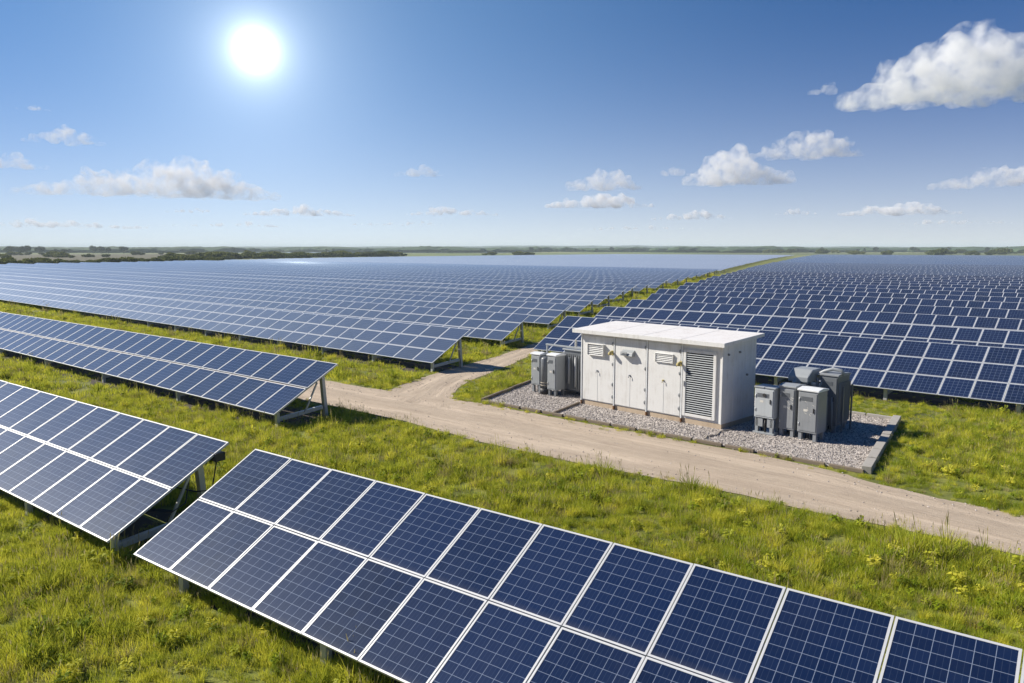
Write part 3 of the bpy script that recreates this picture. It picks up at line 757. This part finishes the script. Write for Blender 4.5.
m = MB(); m.tube([(0.35, 0.10, 0.5), (0.35, 0.02, 0.3), (0.36, 0.05, 0.07)], 0.028, 8); m.build('cable', M_BLACK, t)
def worn_marks(t, w, h, leg):
    rr = random.Random(int(w * 1000 + h * 100)); m = MB()
    for k in range(9):
        x = w * (0.55 + rr.uniform(-0.22, 0.25)); z = h * (0.72 + rr.uniform(-0.16, 0.1)); L = rr.uniform(0.03, 0.10); a = rr.uniform(0.2, 1.4)
        m.beam((x, -0.0155, z), (x + L * math.cos(a), -0.0155, z - L * math.sin(a)), 0.012, 0.002, up=(0, 1, 0))
    m.build('paint_scuff', M_PORC, t)
t = cabinet(7.36, 0.62, 0.50, 0.62, 1.50, 0.22, M_MIDBOX, 'narrow dark grey cabinet with scuffed door, between the pale control box and the wider cabinet', capm=M_GREYBOX); worn_marks(t, 0.5, 1.5, 0.22)
t = cabinet(7.99, 0.55, 0.60, 0.62, 1.48, 0.24, M_MIDBOX, 'wide dark grey cabinet with pale lid at the front of the right-hand group', capm=M_LIGHTBOX); worn_marks(t, 0.6, 1.48, 0.24)
t = cabinet(7.92, 2.15, 0.55, 0.85, 1.74, 0.20, M_DARKBOX, 'tallest dark grey cabinet at the rear, a curved pipe on its lid', capm=M_MIDBOX)
m = MB()
for k in range(10): m.box(0.553, 0.06 + k * 0.08, 0.32, 0.615, 0.075 + k * 0.08, 1.55, 0.003)
m.build('radiator', M_MIDBOX, t)
m = MB()
for k in range(3): m.tube([(0.1 + 0.16 * k, -0.02, 0.0), (0.1 + 0.16 * k, -0.03, 0.5), (0.12 + 0.14 * k, -0.035, 1.1)], 0.02, 8)
m.build('conduit', M_GREYBOX, t)
m = MB(); m.tube([(-0.55, 0.1, 1.62), (-0.2, 0.12, 1.70), (0.05, 0.15, 1.86), (0.3, 0.18, 1.95), (0.55, 0.22, 1.92), (0.63, 0.24, 1.78)], 0.055, 12); m.build('pipe', M_GREYBOX, t)
for a, b2 in ((0.66, 0.15), (0.66, 0.80)):
    m = MB(); m.box(a - 0.025, b2 - 0.025, 0, a + 0.025, b2 + 0.025, 1.45, 0.004); m.build('post', M_DARKBOX, t)

def transformer(x, y, w, d, h, label, fins=9, hood=False):
    t = ct('transformer', x, y, label, 'transformer', 'transformers on the gravel bed')
    m = MB(); m.box(0.08, 0.08, 0.16, w - 0.08, d - 0.08, h - 0.25, 0.02); m.build('tank', M_DARKBOX, t)
    for s, yy in ((-1, 0.0), (1, d)):
        m = MB()
        for k in range(fins):
            xx = 0.12 + (w - 0.24) * k / (fins - 1); y0, y1 = (yy - 0.10, yy + 0.076) if s < 0 else (yy - 0.076, yy + 0.10)
            m.box(xx - 0.012, y0, 0.26, xx + 0.012, y1, h - 0.38, 0.004)
        m.build('radiator', M_MIDBOX, t)
    m = MB(); m.box(0.02, 0.02, h - 0.247, w - 0.02, d - 0.02, h - 0.20, 0.008); m.build('lid', M_GREYBOX, t)
    for k in range(3):
        px = w * (0.2 + 0.3 * k); m = MB()
        z = h - 0.197; pts, rr = [], []
        for j in range(9): pts.append((px, d * 0.5, z + j * 0.03)); rr.append(0.055 if j % 2 == 0 else 0.035)
        m.tube(pts, rr, 12); b = m.build('bushing', M_PORC if not hood else M_GREYBOX, t)
        m = MB(); m.tube([(px, d * 0.5, z + 0.243), (px, d * 0.5, z + 0.32)], 0.018, 8); m.build('terminal', M_YELLOW, b)
    for a in (0.12, w - 0.24):
        m = MB(); m.box(a, 0.0, 0, a + 0.12, d, 0.157, 0.008); m.build('skid', M_DARKBOX, t)
    return t
t = transformer(7.12, 1.75, 0.85, 0.95, 1.60, 'dark transformer under a pale rounded cable hood, behind the narrow cabinet', hood=True)
m = MB(); m.prism([(-0.06, 1.52), (0.98, 1.52), (0.98, 1.78), (0.80, 1.90), (0.25, 1.90), (-0.06, 1.70)], -0.04, 0.62, 0.03, 0, TR); m.build('cable_hood', M_GREYBOX, t)
m = MB(); m.tube([(0.2, -0.02, 1.35), (0.2, -0.06, 1.50), (0.2, 0.1, 1.66)], 0.09, 12); m.build('duct', M_GREYBOX, t)
# left group
cabinet(-2.92, 0.36, 0.50, 0.50, 1.50, 0.30, M_GREYBOX, 'pale grey cabinet at the far left end of the gravel bed', cap=True, capm=M_LIGHTBOX)
t = ct('cooling_cylinder', -2.22, 0.42, 'dark upright cylinder between the two pale cabinets left of the cabin', 'tank')
m = MB(); m.tube([(0, 0, 0), (0, 0, 0.24)], 0.20, 20); m.build('base', M_BLACK, t)
m = MB(); m.tube([(0, 0, 0.243), (0, 0, 1.38), (0, 0, 1.44), (0, 0, 1.47)], [0.165, 0.165, 0.13, 0.05], 20); m.build('shell', M_DARKBOX, t)
for z in (0.34, 0.44):
    m = MB(); m.tube([(0, 0, z), (0, 0, z + 0.035)], 0.178, 20); m.build('band', M_PIPE, t)
cabinet(-1.93, 0.24, 0.46, 0.55, 1.56, 0.24, M_GREYBOX, 'pale grey cabinet with a deep side, close to the left end of the cabin', cap=True, base=M_DARKBOX, capm=M_LIGHTBOX)
t = transformer(-1.75, 0.85, 1.60, 0.95, 2.0, 'dark finned transformer with yellow terminals, tucked against the left end of the cabin', fins=14)
m = MB(); m.box(-0.95, 0.10, 1.835, 1.55, 0.18, 1.90, 0.006); m.box(-0.93, 0.11, 0.0, -0.86, 0.17, 1.83, 0.005); m.build('busbar', M_GREYBOX, t)
m = MB(); m.tube([(0.5, -0.12, 0.5), (0.5, -0.12, 1.5)], 0.05, 10); m.tube([(0.85, -0.14, 0.4), (0.85, -0.14, 1.55)], 0.04, 10); m.build('pipe', M_MIDBOX, t)
t = tag(MB().tube([(*cxy(6.0, 0.55), 0.055), (*cxy(6.05, 0.2), 0.05), (*cxy(5.92, -0.25), 0.05), (*cxy(6.1, -0.75), 0.05), (*cxy(6.0, -1.15), 0.06), (*cxy(6.1, -1.38), 0.05)], 0.025, 8).build('hose', M_PIPE),
        'tan hose lying across the gravel at the corner of the cabin', 'hose')

# ------------------------------------------------------------------ grass: tufts spread by geometry nodes
def hidden_collection(name): return bpy.data.collections.new(name)
def tuft(name, blades, rad, hmin, hmax, wid, heads, rng):
    verts, faces, mi = [], [], []
    for b in range(blades):
        a = rng.uniform(0, 6.283); r = rad * math.sqrt(rng.random())
        bx, by = r * math.cos(a), r * math.sin(a)
        h = rng.uniform(hmin, hmax) * (1.05 - 0.4 * r / rad); la = a + rng.uniform(-1.1, 1.1); lean = rng.uniform(0.15, 0.75) * h
        w = wid * rng.uniform(0.6, 1.2); wa = rng.uniform(0, 6.283); wx, wy = math.cos(wa) * w, math.sin(wa) * w
        i0 = len(verts)
        for k, tt in enumerate((0, 0.4, 0.75, 1.0)):
            x = bx + math.cos(la) * lean * tt ** 1.8; y = by + math.sin(la) * lean * tt ** 1.8; z = h * (tt - 0.22 * tt ** 3 * lean / h)
            ww = (1.0, 0.85, 0.5, 0)[k]
            if k < 3: verts += [(x - wx * ww, y - wy * ww, z - 0.02 * (k == 0)), (x + wx * ww, y + wy * ww, z - 0.02 * (k == 0))]
            else: verts.append((x, y, z))
        faces += [(i0, i0 + 1, i0 + 3, i0 + 2), (i0 + 2, i0 + 3, i0 + 5, i0 + 4), (i0 + 4, i0 + 5, i0 + 6)]; mi += [0, 0, 0]
    for b in range(heads):
        a = rng.uniform(0, 6.283); r = rad * 0.7 * math.sqrt(rng.random()); x, y = r * math.cos(a), r * math.sin(a)
        h = hmax * rng.uniform(1.05, 1.5); dx, dy = rng.uniform(-.12, .12), rng.uniform(-.12, .12); w = 0.0025 if wid < 0.009 else 0.005
        i0 = len(verts); wa = rng.uniform(0, 3.14); cx_, sy_ = math.cos(wa), math.sin(wa)
        for (tt, ww) in ((0, w), (0.8, w), (0.88, w * 3.2), (1.0, w * 0.6)):
            verts += [(x + dx * tt - cx_ * ww, y + dy * tt - sy_ * ww, h * tt), (x + dx * tt + cx_ * ww, y + dy * tt + sy_ * ww, h * tt)]
        faces += [(i0, i0 + 1, i0 + 3, i0 + 2), (i0 + 2, i0 + 3, i0 + 5, i0 + 4), (i0 + 4, i0 + 5, i0 + 7, i0 + 6)]; mi += [0, 1, 1]
    me = bpy.data.meshes.new(name); me.from_pydata(verts, [], faces); me.materials.append(M_GRASS); me.materials.append(M_STRAW)
    me.polygons.foreach_set('material_index', mi)
    return me
rng = random.Random(3)
fine = hidden_collection('fine_tufts'); coarse = hidden_collection('coarse_tufts')
for k in range(6):
    o = bpy.data.objects.new('grass_tuft', tuft('grass_tuft', 80, 0.20, 0.09, 0.30, 0.0055, (0, 0, 1, 0, 3, 1)[k], rng)); fine.objects.link(o)
    o = bpy.data.objects.new('grass_tuft', tuft('grass_tuft', 60, 0.34, 0.09, 0.30, 0.011, (0, 0, 2, 0, 1, 0)[k], rng)); coarse.objects.link(o)

def weed(name, rng):
    verts, faces = [], []
    for b in range(26):
        a = rng.uniform(0, 6.283); L = rng.uniform(0.07, 0.17); z0 = rng.uniform(0.02, 0.22); w = L * 0.26; up = rng.uniform(-0.02, 0.10); r0 = rng.uniform(0.0, 0.05)
        c, s_ = math.cos(a), math.sin(a); i0 = len(verts)
        for (rr, zz, ww) in ((r0, z0, 0.15), (r0 + L * 0.5, z0 + up, 1.0), (r0 + L, z0 + up * 0.6, 0.05)):
            verts.extend([(c * rr - s_ * w * ww, s_ * rr + c * w * ww, zz), (c * rr + s_ * w * ww, s_ * rr - c * w * ww, zz)])
        faces.extend([(i0, i0 + 1, i0 + 3, i0 + 2), (i0 + 2, i0 + 3, i0 + 5, i0 + 4)])
    me = bpy.data.meshes.new(name); me.from_pydata(verts, [], faces); me.materials.append(M_GRASS); return me
for coll, w in ((fine, 0.0065), (coarse, 0.012)):
    tall = tuft('grass_tuft', 110, 0.16, 0.22, 0.46, w, 5, rng); coll.objects.link(bpy.data.objects.new('grass_tuft', tall))
    dry = tuft('grass_tuft', 70, 0.17, 0.12, 0.34, w * 0.8, 4, rng); dry.materials[0] = M_STRAW; coll.objects.link(bpy.data.objects.new('grass_tuft', dry))
    coll.objects.link(bpy.data.objects.new('grass_tuft', weed('grass_tuft', rng)))
def in_poly(x, y, P):
    c = False; j = len(P) - 1
    for i in range(len(P)):
        if (P[i][1] > y) != (P[j][1] > y) and x < (P[j][0] - P[i][0]) * (y - P[i][1]) / (P[j][1] - P[i][1]) + P[i][0]: c = not c
        j = i
    return c
def lerp_edge(poly, s, axis):
    for a, b in zip(poly, poly[1:]):
        if a[axis] <= s <= b[axis]: return a[1 - axis] + (b[1 - axis] - a[1 - axis]) * (s - a[axis]) / (b[axis] - a[axis])
    return None
PAD_BIG = [(x + (x - 5) * 0.012, y + (y - 26) * 0.012) for x, y in PAD]
def road_gap(u, v):
    """signed distance-like value: negative inside a track"""
    lo, hi = lerp_edge(TRK_LO, u, 0), lerp_edge(TRK_HI, u, 0); g = 9.0
    if lo is not None and hi is not None: g = min(g, max(lo - v, v - hi))
    if v > 20:
        l, r_ = lerp_edge(BR_L, v, 1), lerp_edge(BR_R, v, 1)
        if l is not None and r_ is not None: g = min(g, max(l - u, u - r_))
    return g
def sheltered(u, v):
    """under a row of panels"""
    w = v + 0.35 * fbm(u * 0.8, v * 0.3, 1.1, 3)
    if -70 < u < -24.2 and 0.15 < w - (25.5 - 0.088 * (u + 24)) < 2.4: return True
    if -23.2 < u < 9 and 0.15 < w - (32.4 - 0.08 * (u + 23.2)) < 2.6: return True
    if -55 < u < -20.4 and 0.2 < w - (14.4 - 0.05 * (u + 20.3)) < 2.4: return True
    v = w
    for (a, b, v0, v1) in ((-12.7, 8, 6.6, 8.5), (-33, -13.7, 6.6, 8.5)):
        if a < u < b and v0 < v < v1: return True
    return False
def scatter(name, coll, n_per, d0, d1, label, smin, smax):
    pts, rot, scl, idx = [], [], [], []
    area = 0.5 * (d1 * d1 - d0 * d0) * R(84)
    for k in range(int(area * n_per)):
        d = math.sqrt(random.uniform(d0 * d0, d1 * d1)); az = random.uniform(-42, 42)
        x, y = polar(az, d); u, v = to_uv(x, y)
        if in_poly(x, y, PAD_BIG): continue
        g = road_gap(u, v) + 0.34 * fbm(x * 0.9, y * 0.9, 2.0) + 0.22 * fbm(x * 3.1, y * 3.1, 6.0, 2)
        verge = -18.5 < u < -3.9 and v > 20.0 + (-4.0 - u) * 0.075
        if g < 0.0 and not (verge and random.random() < 0.10): continue
        if verge: g = 0.15
        if d > 30 and v > 30 and not (-8.5 - 0.31 * (v - 25) - 24 < u < -16 - 0.296 * (v - 32)) and v > 34.5: continue
        clump = 0.5 + 0.5 * fbm(x * 0.75, y * 0.75, 4.4, 3); patch = 0.5 + 0.5 * fbm(x * 0.22, y * 0.22, 8.4, 3)
        s = random.uniform(smin, smax) * (0.32 + 0.85 * clump + 0.45 * patch)
        if g < 0.5: s *= 0.45 + g * 1.0
        if sheltered(u, v):
            if random.random() < 0.72: continue
            s *= 0.5
        pts.append((x, y, 0.0)); rot.append((random.uniform(-.12, .12), random.uniform(-.12, .12), random.uniform(0, 6.283))); scl.append(s); q = random.random() + 0.05 * clump; idx.append(random.randrange(6) if q < 0.84 else 6 if q < 0.90 else 7 if q < 0.955 else 8)
    me = bpy.data.meshes.new(name); me.from_pydata(pts, [], [])
    a = me.attributes.new('rot', 'FLOAT_VECTOR', 'POINT'); a.data.foreach_set('vector', [c for r in rot for c in r])
    a = me.attributes.new('scl', 'FLOAT', 'POINT'); a.data.foreach_set('value', scl)
    a = me.attributes.new('idx', 'INT', 'POINT'); a.data.foreach_set('value', idx)
    o = link(name, me); instance_on(o, coll)
    return tag(o, label, 'grass', kind='stuff')
def instance_on(o, coll):
    ng = bpy.data.node_groups.new('spread', 'GeometryNodeTree')
    ng.interface.new_socket('Geometry', in_out='INPUT', socket_type='NodeSocketGeometry'); ng.interface.new_socket('Geometry', in_out='OUTPUT', socket_type='NodeSocketGeometry')
    gi, go = ng.nodes.new('NodeGroupInput'), ng.nodes.new('NodeGroupOutput')
    ci = ng.nodes.new('GeometryNodeCollectionInfo'); ci.inputs['Collection'].default_value = coll
    ci.inputs['Separate Children'].default_value = True; ci.inputs['Reset Children'].default_value = True
    iop = ng.nodes.new('GeometryNodeInstanceOnPoints'); iop.inputs['Pick Instance'].default_value = True
    def attr(nm, ty):
        n = ng.nodes.new('GeometryNodeInputNamedAttribute'); n.data_type = ty; n.inputs['Name'].default_value = nm
        return n.outputs['Attribute']
    L = ng.links.new
    L(gi.outputs[0], iop.inputs['Points']); L(ci.outputs[0], iop.inputs['Instance'])
    L(attr('idx', 'INT'), iop.inputs['Instance Index']); L(attr('scl', 'FLOAT'), iop.inputs['Scale'])
    e2r = ng.nodes.new('FunctionNodeEulerToRotation'); L(attr('rot', 'FLOAT_VECTOR'), e2r.inputs[0]); L(e2r.outputs[0], iop.inputs['Rotation'])
    L(iop.outputs[0], go.inputs[0])
    md = o.modifiers.new('spread', 'NODES'); md.node_group = ng
scatter('grass', fine, 50, 4.5, 17, 'lush green and yellow tufted grass around the near panels', 0.55, 1.0)
scatter('grass', fine, 28, 17, 33, 'green grass beside the dirt track and the gravel bed', 0.55, 1.05)
scatter('grass', coarse, 7, 33, 75, 'short grass along the alley between the two solar fields', 0.7, 1.2)
scatter('grass', coarse, 1.6, 75, 170, 'grass strip far down the alley between the two solar fields', 1.0, 1.8)

# loose stones on the gravel bed
stones = hidden_collection('stones')
for k in range(6):
    m = MB(); ico = bmesh.ops.create_icosphere(m.bm, subdivisions=1, radius=0.026); o3 = random.random() * 50
    for v in ico['verts']: v.co *= 1 + 0.5 * noise.noise(v.co * 40 + Vector((o3, 0, 0))); v.co.z *= 0.7
    stones.objects.link(bpy.data.objects.new('stone', m.mesh('stone', M_STONE)))
pts, rot, scl, idx = [], [], [], []
while len(pts) < 26000:
    x, y = random.uniform(-1.2, 12.8), random.uniform(18.9, 32.4)
    if not in_poly(x, y, PAD): continue
    q = Vector((x, y)) - CO; lx, ly = q.dot(CX), q.dot(CY)
    if 0 < lx < CL and 0 < ly < CD: continue
    pts.append((x, y, 0.03)); rot.append((random.uniform(0, 6), random.uniform(0, 6), random.uniform(0, 6))); scl.append(random.uniform(0.5, 1.25)); idx.append(random.randrange(6))
me = bpy.data.meshes.new('gravel'); me.from_pydata(pts, [], [])
a = me.attributes.new('rot', 'FLOAT_VECTOR', 'POINT'); a.data.foreach_set('vector', [c for r in rot for c in r])
a = me.attributes.new('scl', 'FLOAT', 'POINT'); a.data.foreach_set('value', scl)
a = me.attributes.new('idx', 'INT', 'POINT'); a.data.foreach_set('value', idx)
o = link('gravel', me); instance_on(o, stones); tag(o, 'loose grey gravel stones around the cabin', 'gravel', kind='stuff')

pts, rot, scl, idx = [], [], [], []
while len(pts) < 3200:
    u, v = random.uniform(-40, 6), random.uniform(15, 46)
    g = road_gap(u, v)
    if not (-1.9 < g < 0.12) or random.random() > 0.25 + 0.75 * max(0, 1 + g / 0.7): continue
    x, y = xy(u, v); pts.append((x, y, 0.014)); rot.append((random.uniform(0, 6), random.uniform(0, 6), random.uniform(0, 6))); scl.append(random.choice((0.25, 0.3, 0.4, 0.45, 0.6, 0.9))); idx.append(random.randrange(6))
me = bpy.data.meshes.new('track_stones'); me.from_pydata(pts, [], [])
a = me.attributes.new('rot', 'FLOAT_VECTOR', 'POINT'); a.data.foreach_set('vector', [c for r in rot for c in r])
a = me.attributes.new('scl', 'FLOAT', 'POINT'); a.data.foreach_set('value', scl)
a = me.attributes.new('idx', 'INT', 'POINT'); a.data.foreach_set('value', idx)
o = link('track_stones', me); instance_on(o, stones); tag(o, 'small loose stones along the edges of the dirt track', 'stones', kind='stuff')

# ------------------------------------------------------------------ bushes, trees, houses beyond the field
def leaf_cloud(name, rx, rz, n, size, mat, lobes, rng):
    verts, faces = [], []
    cs = [(rng.uniform(-.6, .6) * rx, rng.uniform(-.6, .6) * rx, rz * rng.uniform(0.5, 1.15), rng.uniform(0.4, 0.7)) for _ in range(lobes)]
    for k in range(n):
        cx_, cy_, cz_, s = rng.choice(cs)
        d = Vector((rng.gauss(0, 1), rng.gauss(0, 1), rng.gauss(0, 1))).normalized() * rng.uniform(0.6, 1.05)
        p = Vector((cx_ + d.x * rx * s, cy_ + d.y * rx * s, max(0.05, cz_ + d.z * rz * s)))
        a = Vector((rng.gauss(0, 1), rng.gauss(0, 1), rng.gauss(0, 1))).normalized(); b = a.cross(Vector((rng.gauss(0, 1), rng.gauss(0, 1), rng.gauss(0, 1)))).normalized()
        q = size * rng.uniform(0.5, 1.2); i0 = len(verts)
        verts += [p + a * q, p + b * q * 0.7, p - a * q, p - b * q * 0.7]; faces.append((i0, i0 + 1, i0 + 2, i0 + 3))
    me = bpy.data.meshes.new(name); me.from_pydata([tuple(v) for v in verts], [], faces); me.materials.append(mat); return me
rg = random.Random(11)
BUSH = [leaf_cloud('bush', 2.6, 1.3, 900, 0.42, M_BUSH, 6, rg) for _ in range(4)]
def bush(az, d, s, label, group):
    o = link('bush', BUSH[rg.randrange(4)], None, (*polar(az, d), 0), (0, 0, rg.uniform(0, 6.28))); o.scale = (s * rg.uniform(0.9, 1.4), s * rg.uniform(0.9, 1.3), s * rg.uniform(0.75, 1.1))
    return tag(o, label, 'bush', group)
for k in range(34):
    az = -34.5 + k * 0.42 + rg.uniform(-.2, .2)
    bush(az, 306 + (az + 34.5) * 3.2 + rg.uniform(0, 14), rg.uniform(0.7, 1.25), 'low dark green bush in the scrub along the left edge of the solar field', 'bushes along the left edge of the field')
for k in range(60):
    az = -24.0 + k * 0.27 + rg.uniform(-.12, .12)
    bush(az, 400 + (az + 24) * 12 + rg.uniform(0, 45), rg.uniform(1.1, 2.0), 'pale green bush in the long hedge line behind the left solar field', 'bushes of the hedge line behind the field')
for k in range(40):
    az = rg.uniform(-36, -14); bush(az, rg.uniform(480, 900), rg.uniform(0.8, 2.0), 'dark scattered shrub on the brown heath beyond the left field', 'scattered shrubs on the heath')
for k in range(26):
    az = rg.uniform(17, 37); bush(az, rg.uniform(800, 1250), rg.uniform(1.2, 3.0), 'dark shrub clump on the meadow beyond the right field', 'shrub clumps on the far meadow')
for az, d, s in ((0.4, 690, 1.6), (0.7, 692, 1.9), (1.0, 695, 1.7), (1.4, 700, 1.3), (-1.4, 720, 1.3), (-2.0, 724, 1.1)):
    bush(az, d, s, 'dark bush on the strip behind the middle of the solar field', 'bushes on the strip behind the field')
CROWN = [leaf_cloud('crown', 3.6, 3.2, 1200, 0.6, M_TREE, 7, rg) for _ in range(3)]
tm = MB(); tm.tube([(0, 0, -0.2), (0.1, 0, 1.5), (0, 0.1, 3.2), (0.1, 0.1, 5.0)], [0.42, 0.32, 0.24, 0.12], 8)
tm.tube([(0.05, 0.05, 2.6), (1.0, 0.4, 4.2)], [0.18, 0.08], 6); tm.tube([(0.05, 0.05, 2.9), (-0.9, -0.5, 4.6)], [0.16, 0.07], 6)
TRUNK = tm.mesh('trunk', M_BARK)
def tree(az, d, s, label, group=None):
    t = thing('tree', (*polar(az, d), 0), rg.uniform(0, 6.28), label, 'tree', group); t.scale = (s, s, s * rg.uniform(0.9, 1.1))
    link('trunk', TRUNK, t); link('crown', CROWN[rg.randrange(3)], t, (0, 0, 2.2)); return t
for az, d, s, lab in ((-32.9, 1050, 1.15, 'leftmost round dark tree of the skyline group left of the field'), (-32.1, 1055, 1.35, 'tallest dark tree, in the middle of the skyline group left of the field'),
                      (-31.3, 1060, 1.2, 'rounded dark tree right of the tallest one in the skyline group'), (-30.5, 1075, 0.8, 'small lone tree just right of the skyline group')):
    tree(az, d, s, lab, 'trees on the left skyline')
for k in range(22):
    tree(rg.uniform(-36, -26), rg.uniform(1000, 1300), rg.uniform(0.8, 1.3), 'dark tree in the far wood behind the brown heath', 'trees of the far wood on the left')
for k in range(60):
    tree(rg.uniform(-25, 37), rg.uniform(1350, 1500), rg.uniform(0.6, 1.25), 'small dark tree along the front of the horizon woodland', 'trees along the front of the woodland')

# ------------------------------------------------------------------ air between here and the horizon
hz = NT('air')
vol = hz.n('ShaderNodeVolumePrincipled', {'Color': (0.80, 0.92, 1.0, 1), 'Density': 0.00020, 'Anisotropy': 0.0})
hz.t.links.new(vol.outputs[0], hz.out.inputs['Volume'])
m = MB(); m.box(-6300, -6300, -1.2, 6300, 6300, 34); tag(m.build('haze', hz.m), 'thin pale haze over the whole plain', 'haze', kind='stuff')

# ------------------------------------------------------------------ clouds
def cloud_mat(name, dens, lo, hi, size):
    t = NT(name); o = t.obj()
    n = t.noise(1.0 / size, 6, 0.64, o, dist=0.35)
    f = t.math('DIVIDE', t.math('SUBTRACT', n, lo, clamp=True), hi - lo, clamp=True)
    f = t.math('MULTIPLY', t.math('POWER', f, 1.4), dens)
    v = t.n('ShaderNodeVolumePrincipled', {'Color': (1, 1, 1, 1), 'Density': f, 'Anisotropy': 0.0})
    t.t.links.new(v.outputs[0], t.out.inputs['Volume'])
    return t.m
M_CLOUD = cloud_mat('cloud_puffy', 0.021, 0.41, 0.74, 85.0); M_WISP = cloud_mat('cloud_thin', 0.032, 0.38, 0.72, 110.0)
def cloud(az, el, w, h, D, label, seed, puffs=16, wisp=False, top=0.5):
    """az, el: the middle of the cloud; w, h: its angular size in degrees; D: how far off it is"""
    rr = random.Random(seed); W = R(w) * D * 0.5; Hh = R(h) * D * 0.5
    m = MB(); off = Vector((rr.uniform(0, 900), rr.uniform(0, 900), 0)); peak = rr.uniform(-0.25, 0.35)
    for k in range(puffs):
        a = -1 + 2 * (k + rr.uniform(0.1, 0.9)) / puffs
        prof = (1 - abs(a) ** 3.2) * (0.55 + 0.45 * math.exp(-((a - peak) / 0.45) ** 2)) * rr.uniform(0.7, 1.1)
        for q in range(3):
            r = Hh * rr.uniform(0.42, 0.75) * (0.35 + 0.75 * prof)
            x = a * W * 1.04 + rr.uniform(-.5, .5) * W / puffs * 2; y = rr.uniform(-1, 1) * min(W, Hh * 2.2) * 0.5 * prof
            zt = -Hh + 2 * Hh * prof - r; z = rr.uniform(-Hh + 0.55 * r, max(zt, -Hh + 0.6 * r))
            ico = bmesh.ops.create_icosphere(m.bm, subdivisions=2 if wisp else 3, radius=1.0); ks = rr.uniform(1.0, 1.7)
            for v in ico['verts']:
                p = v.co * r; p.x *= ks
                p = p + Vector((x, y, z)); d = noise.fractal((p + off) / 95.0, 1.0, 2.0, 4)
                p += v.co * d * r * 0.8
                if p.z < -Hh: p.z = -Hh + (p.z + Hh) * 0.25
                v.co = p
    az_, el_ = R(az), R(el); p = Vector((math.sin(az_) * math.cos(el_), math.cos(az_) * math.cos(el_), math.sin(el_))) * D + Vector((0, 0, CAM_H))
    o = m.build('cloud', M_WISP if wisp else M_CLOUD, None, p, (0, 0, -az_))
    rm = o.modifiers.new('merge', 'REMESH'); rm.mode = 'VOXEL'; rm.voxel_size = max(Hh / 13, W / 90)
    return tag(o, label, 'cloud', 'clouds')
CL_ = [
 (28.5, 11.4, 11.8, 4.5, 5000, 'largest puffy white cloud, high in the right of the sky', 26, False),
 (21.30, 10.71, 1.5, 1.0, 5200, 'tiny wisp of cloud just left of the largest cloud', 6, False),
 (16.18, 5.75, 7.0, 2.5, 7000, 'flat-based white cloud below left of the domed one in the right half', 18, False),
 (20.55, 7.09, 7.0, 1.9, 6800, 'domed elongated cloud midway up the right half of the sky', 16, False),
 (6.62, 5.21, 5.0, 1.9, 7200, 'small puffy cloud above the thin bank right of centre', 14, False),
 (6.24, 3.61, 7.6, 1.2, 8500, 'thin pale cloud bank under the small puffy cloud right of centre', 18, True),
 (11.80, 5.66, 2.3, 0.9, 7200, 'small cloud scrap between the centre cloud and the flat-based one', 6, False),
 (-6.76, 5.70, 3.4, 0.95, 7000, 'lone small lens-shaped cloud left of centre', 8, False),
 (-24.6, 4.75, 15.2, 2.6, 7000, 'long white cloud stretching under the sun on the left', 30, False),
 (-29.66, 7.17, 4.3, 1.2, 6500, 'small oval cloud above the left end of the long cloud', 9, False),
 (-33.0, 5.59, 4.2, 1.3, 6800, 'cloud cut by the left edge of the view', 9, False),
 (31.36, 4.60, 6.4, 1.6, 7500, 'flat-based cloud low at the right edge of the view', 14, False),
 (26.28, 2.77, 7.0, 1.1, 9000, 'thin pale cloud low on the right under the flat-based ones', 18, True),
 (-22.27, 2.66, 3.2, 0.4, 9500, 'short faint streak of cloud under the long white cloud', 8, True),
 (-15.20, 2.78, 7.2, 0.85, 9500, 'faint long cloud bank low under the sun', 18, True),
 (-4.36, 2.80, 7.0, 0.7, 9500, 'faint cloud bank low in the middle of the sky', 18, True),
 (13.03, 2.49, 5.4, 0.8, 9500, 'faint low cloud right of centre near the horizon', 14, True),
 (20.10, 2.60, 2.5, 0.5, 9500, 'small faint low cloud between the two thin banks on the right', 8, True),
 (-30.40, 1.70, 10.0, 0.7, 9500, 'broad faint cloud bank above the left horizon', 22, True),
 (-20.5, 1.75, 9.0, 0.45, 10000, 'long faint streak close above the left horizon', 16, True),
 (-8.5, 1.9, 8.0, 0.4, 10000, 'long faint streak close above the middle of the horizon', 16, True),
 (9.0, 1.6, 9.0, 0.4, 10000, 'long faint streak close above the horizon right of centre', 16, True),
 (29.5, 1.8, 7.0, 0.45, 10000, 'long faint streak close above the right end of the horizon', 14, True),
 (-30.99, 8.67, 2.0, 0.4, 6500, 'faint wisp above the small oval cloud on the left', 6, True)]
for i, (az, el, w, h, D, lab, n, wi) in enumerate(CL_): cloud(az, el, w, h, D, lab, 100 + i, n, wi)
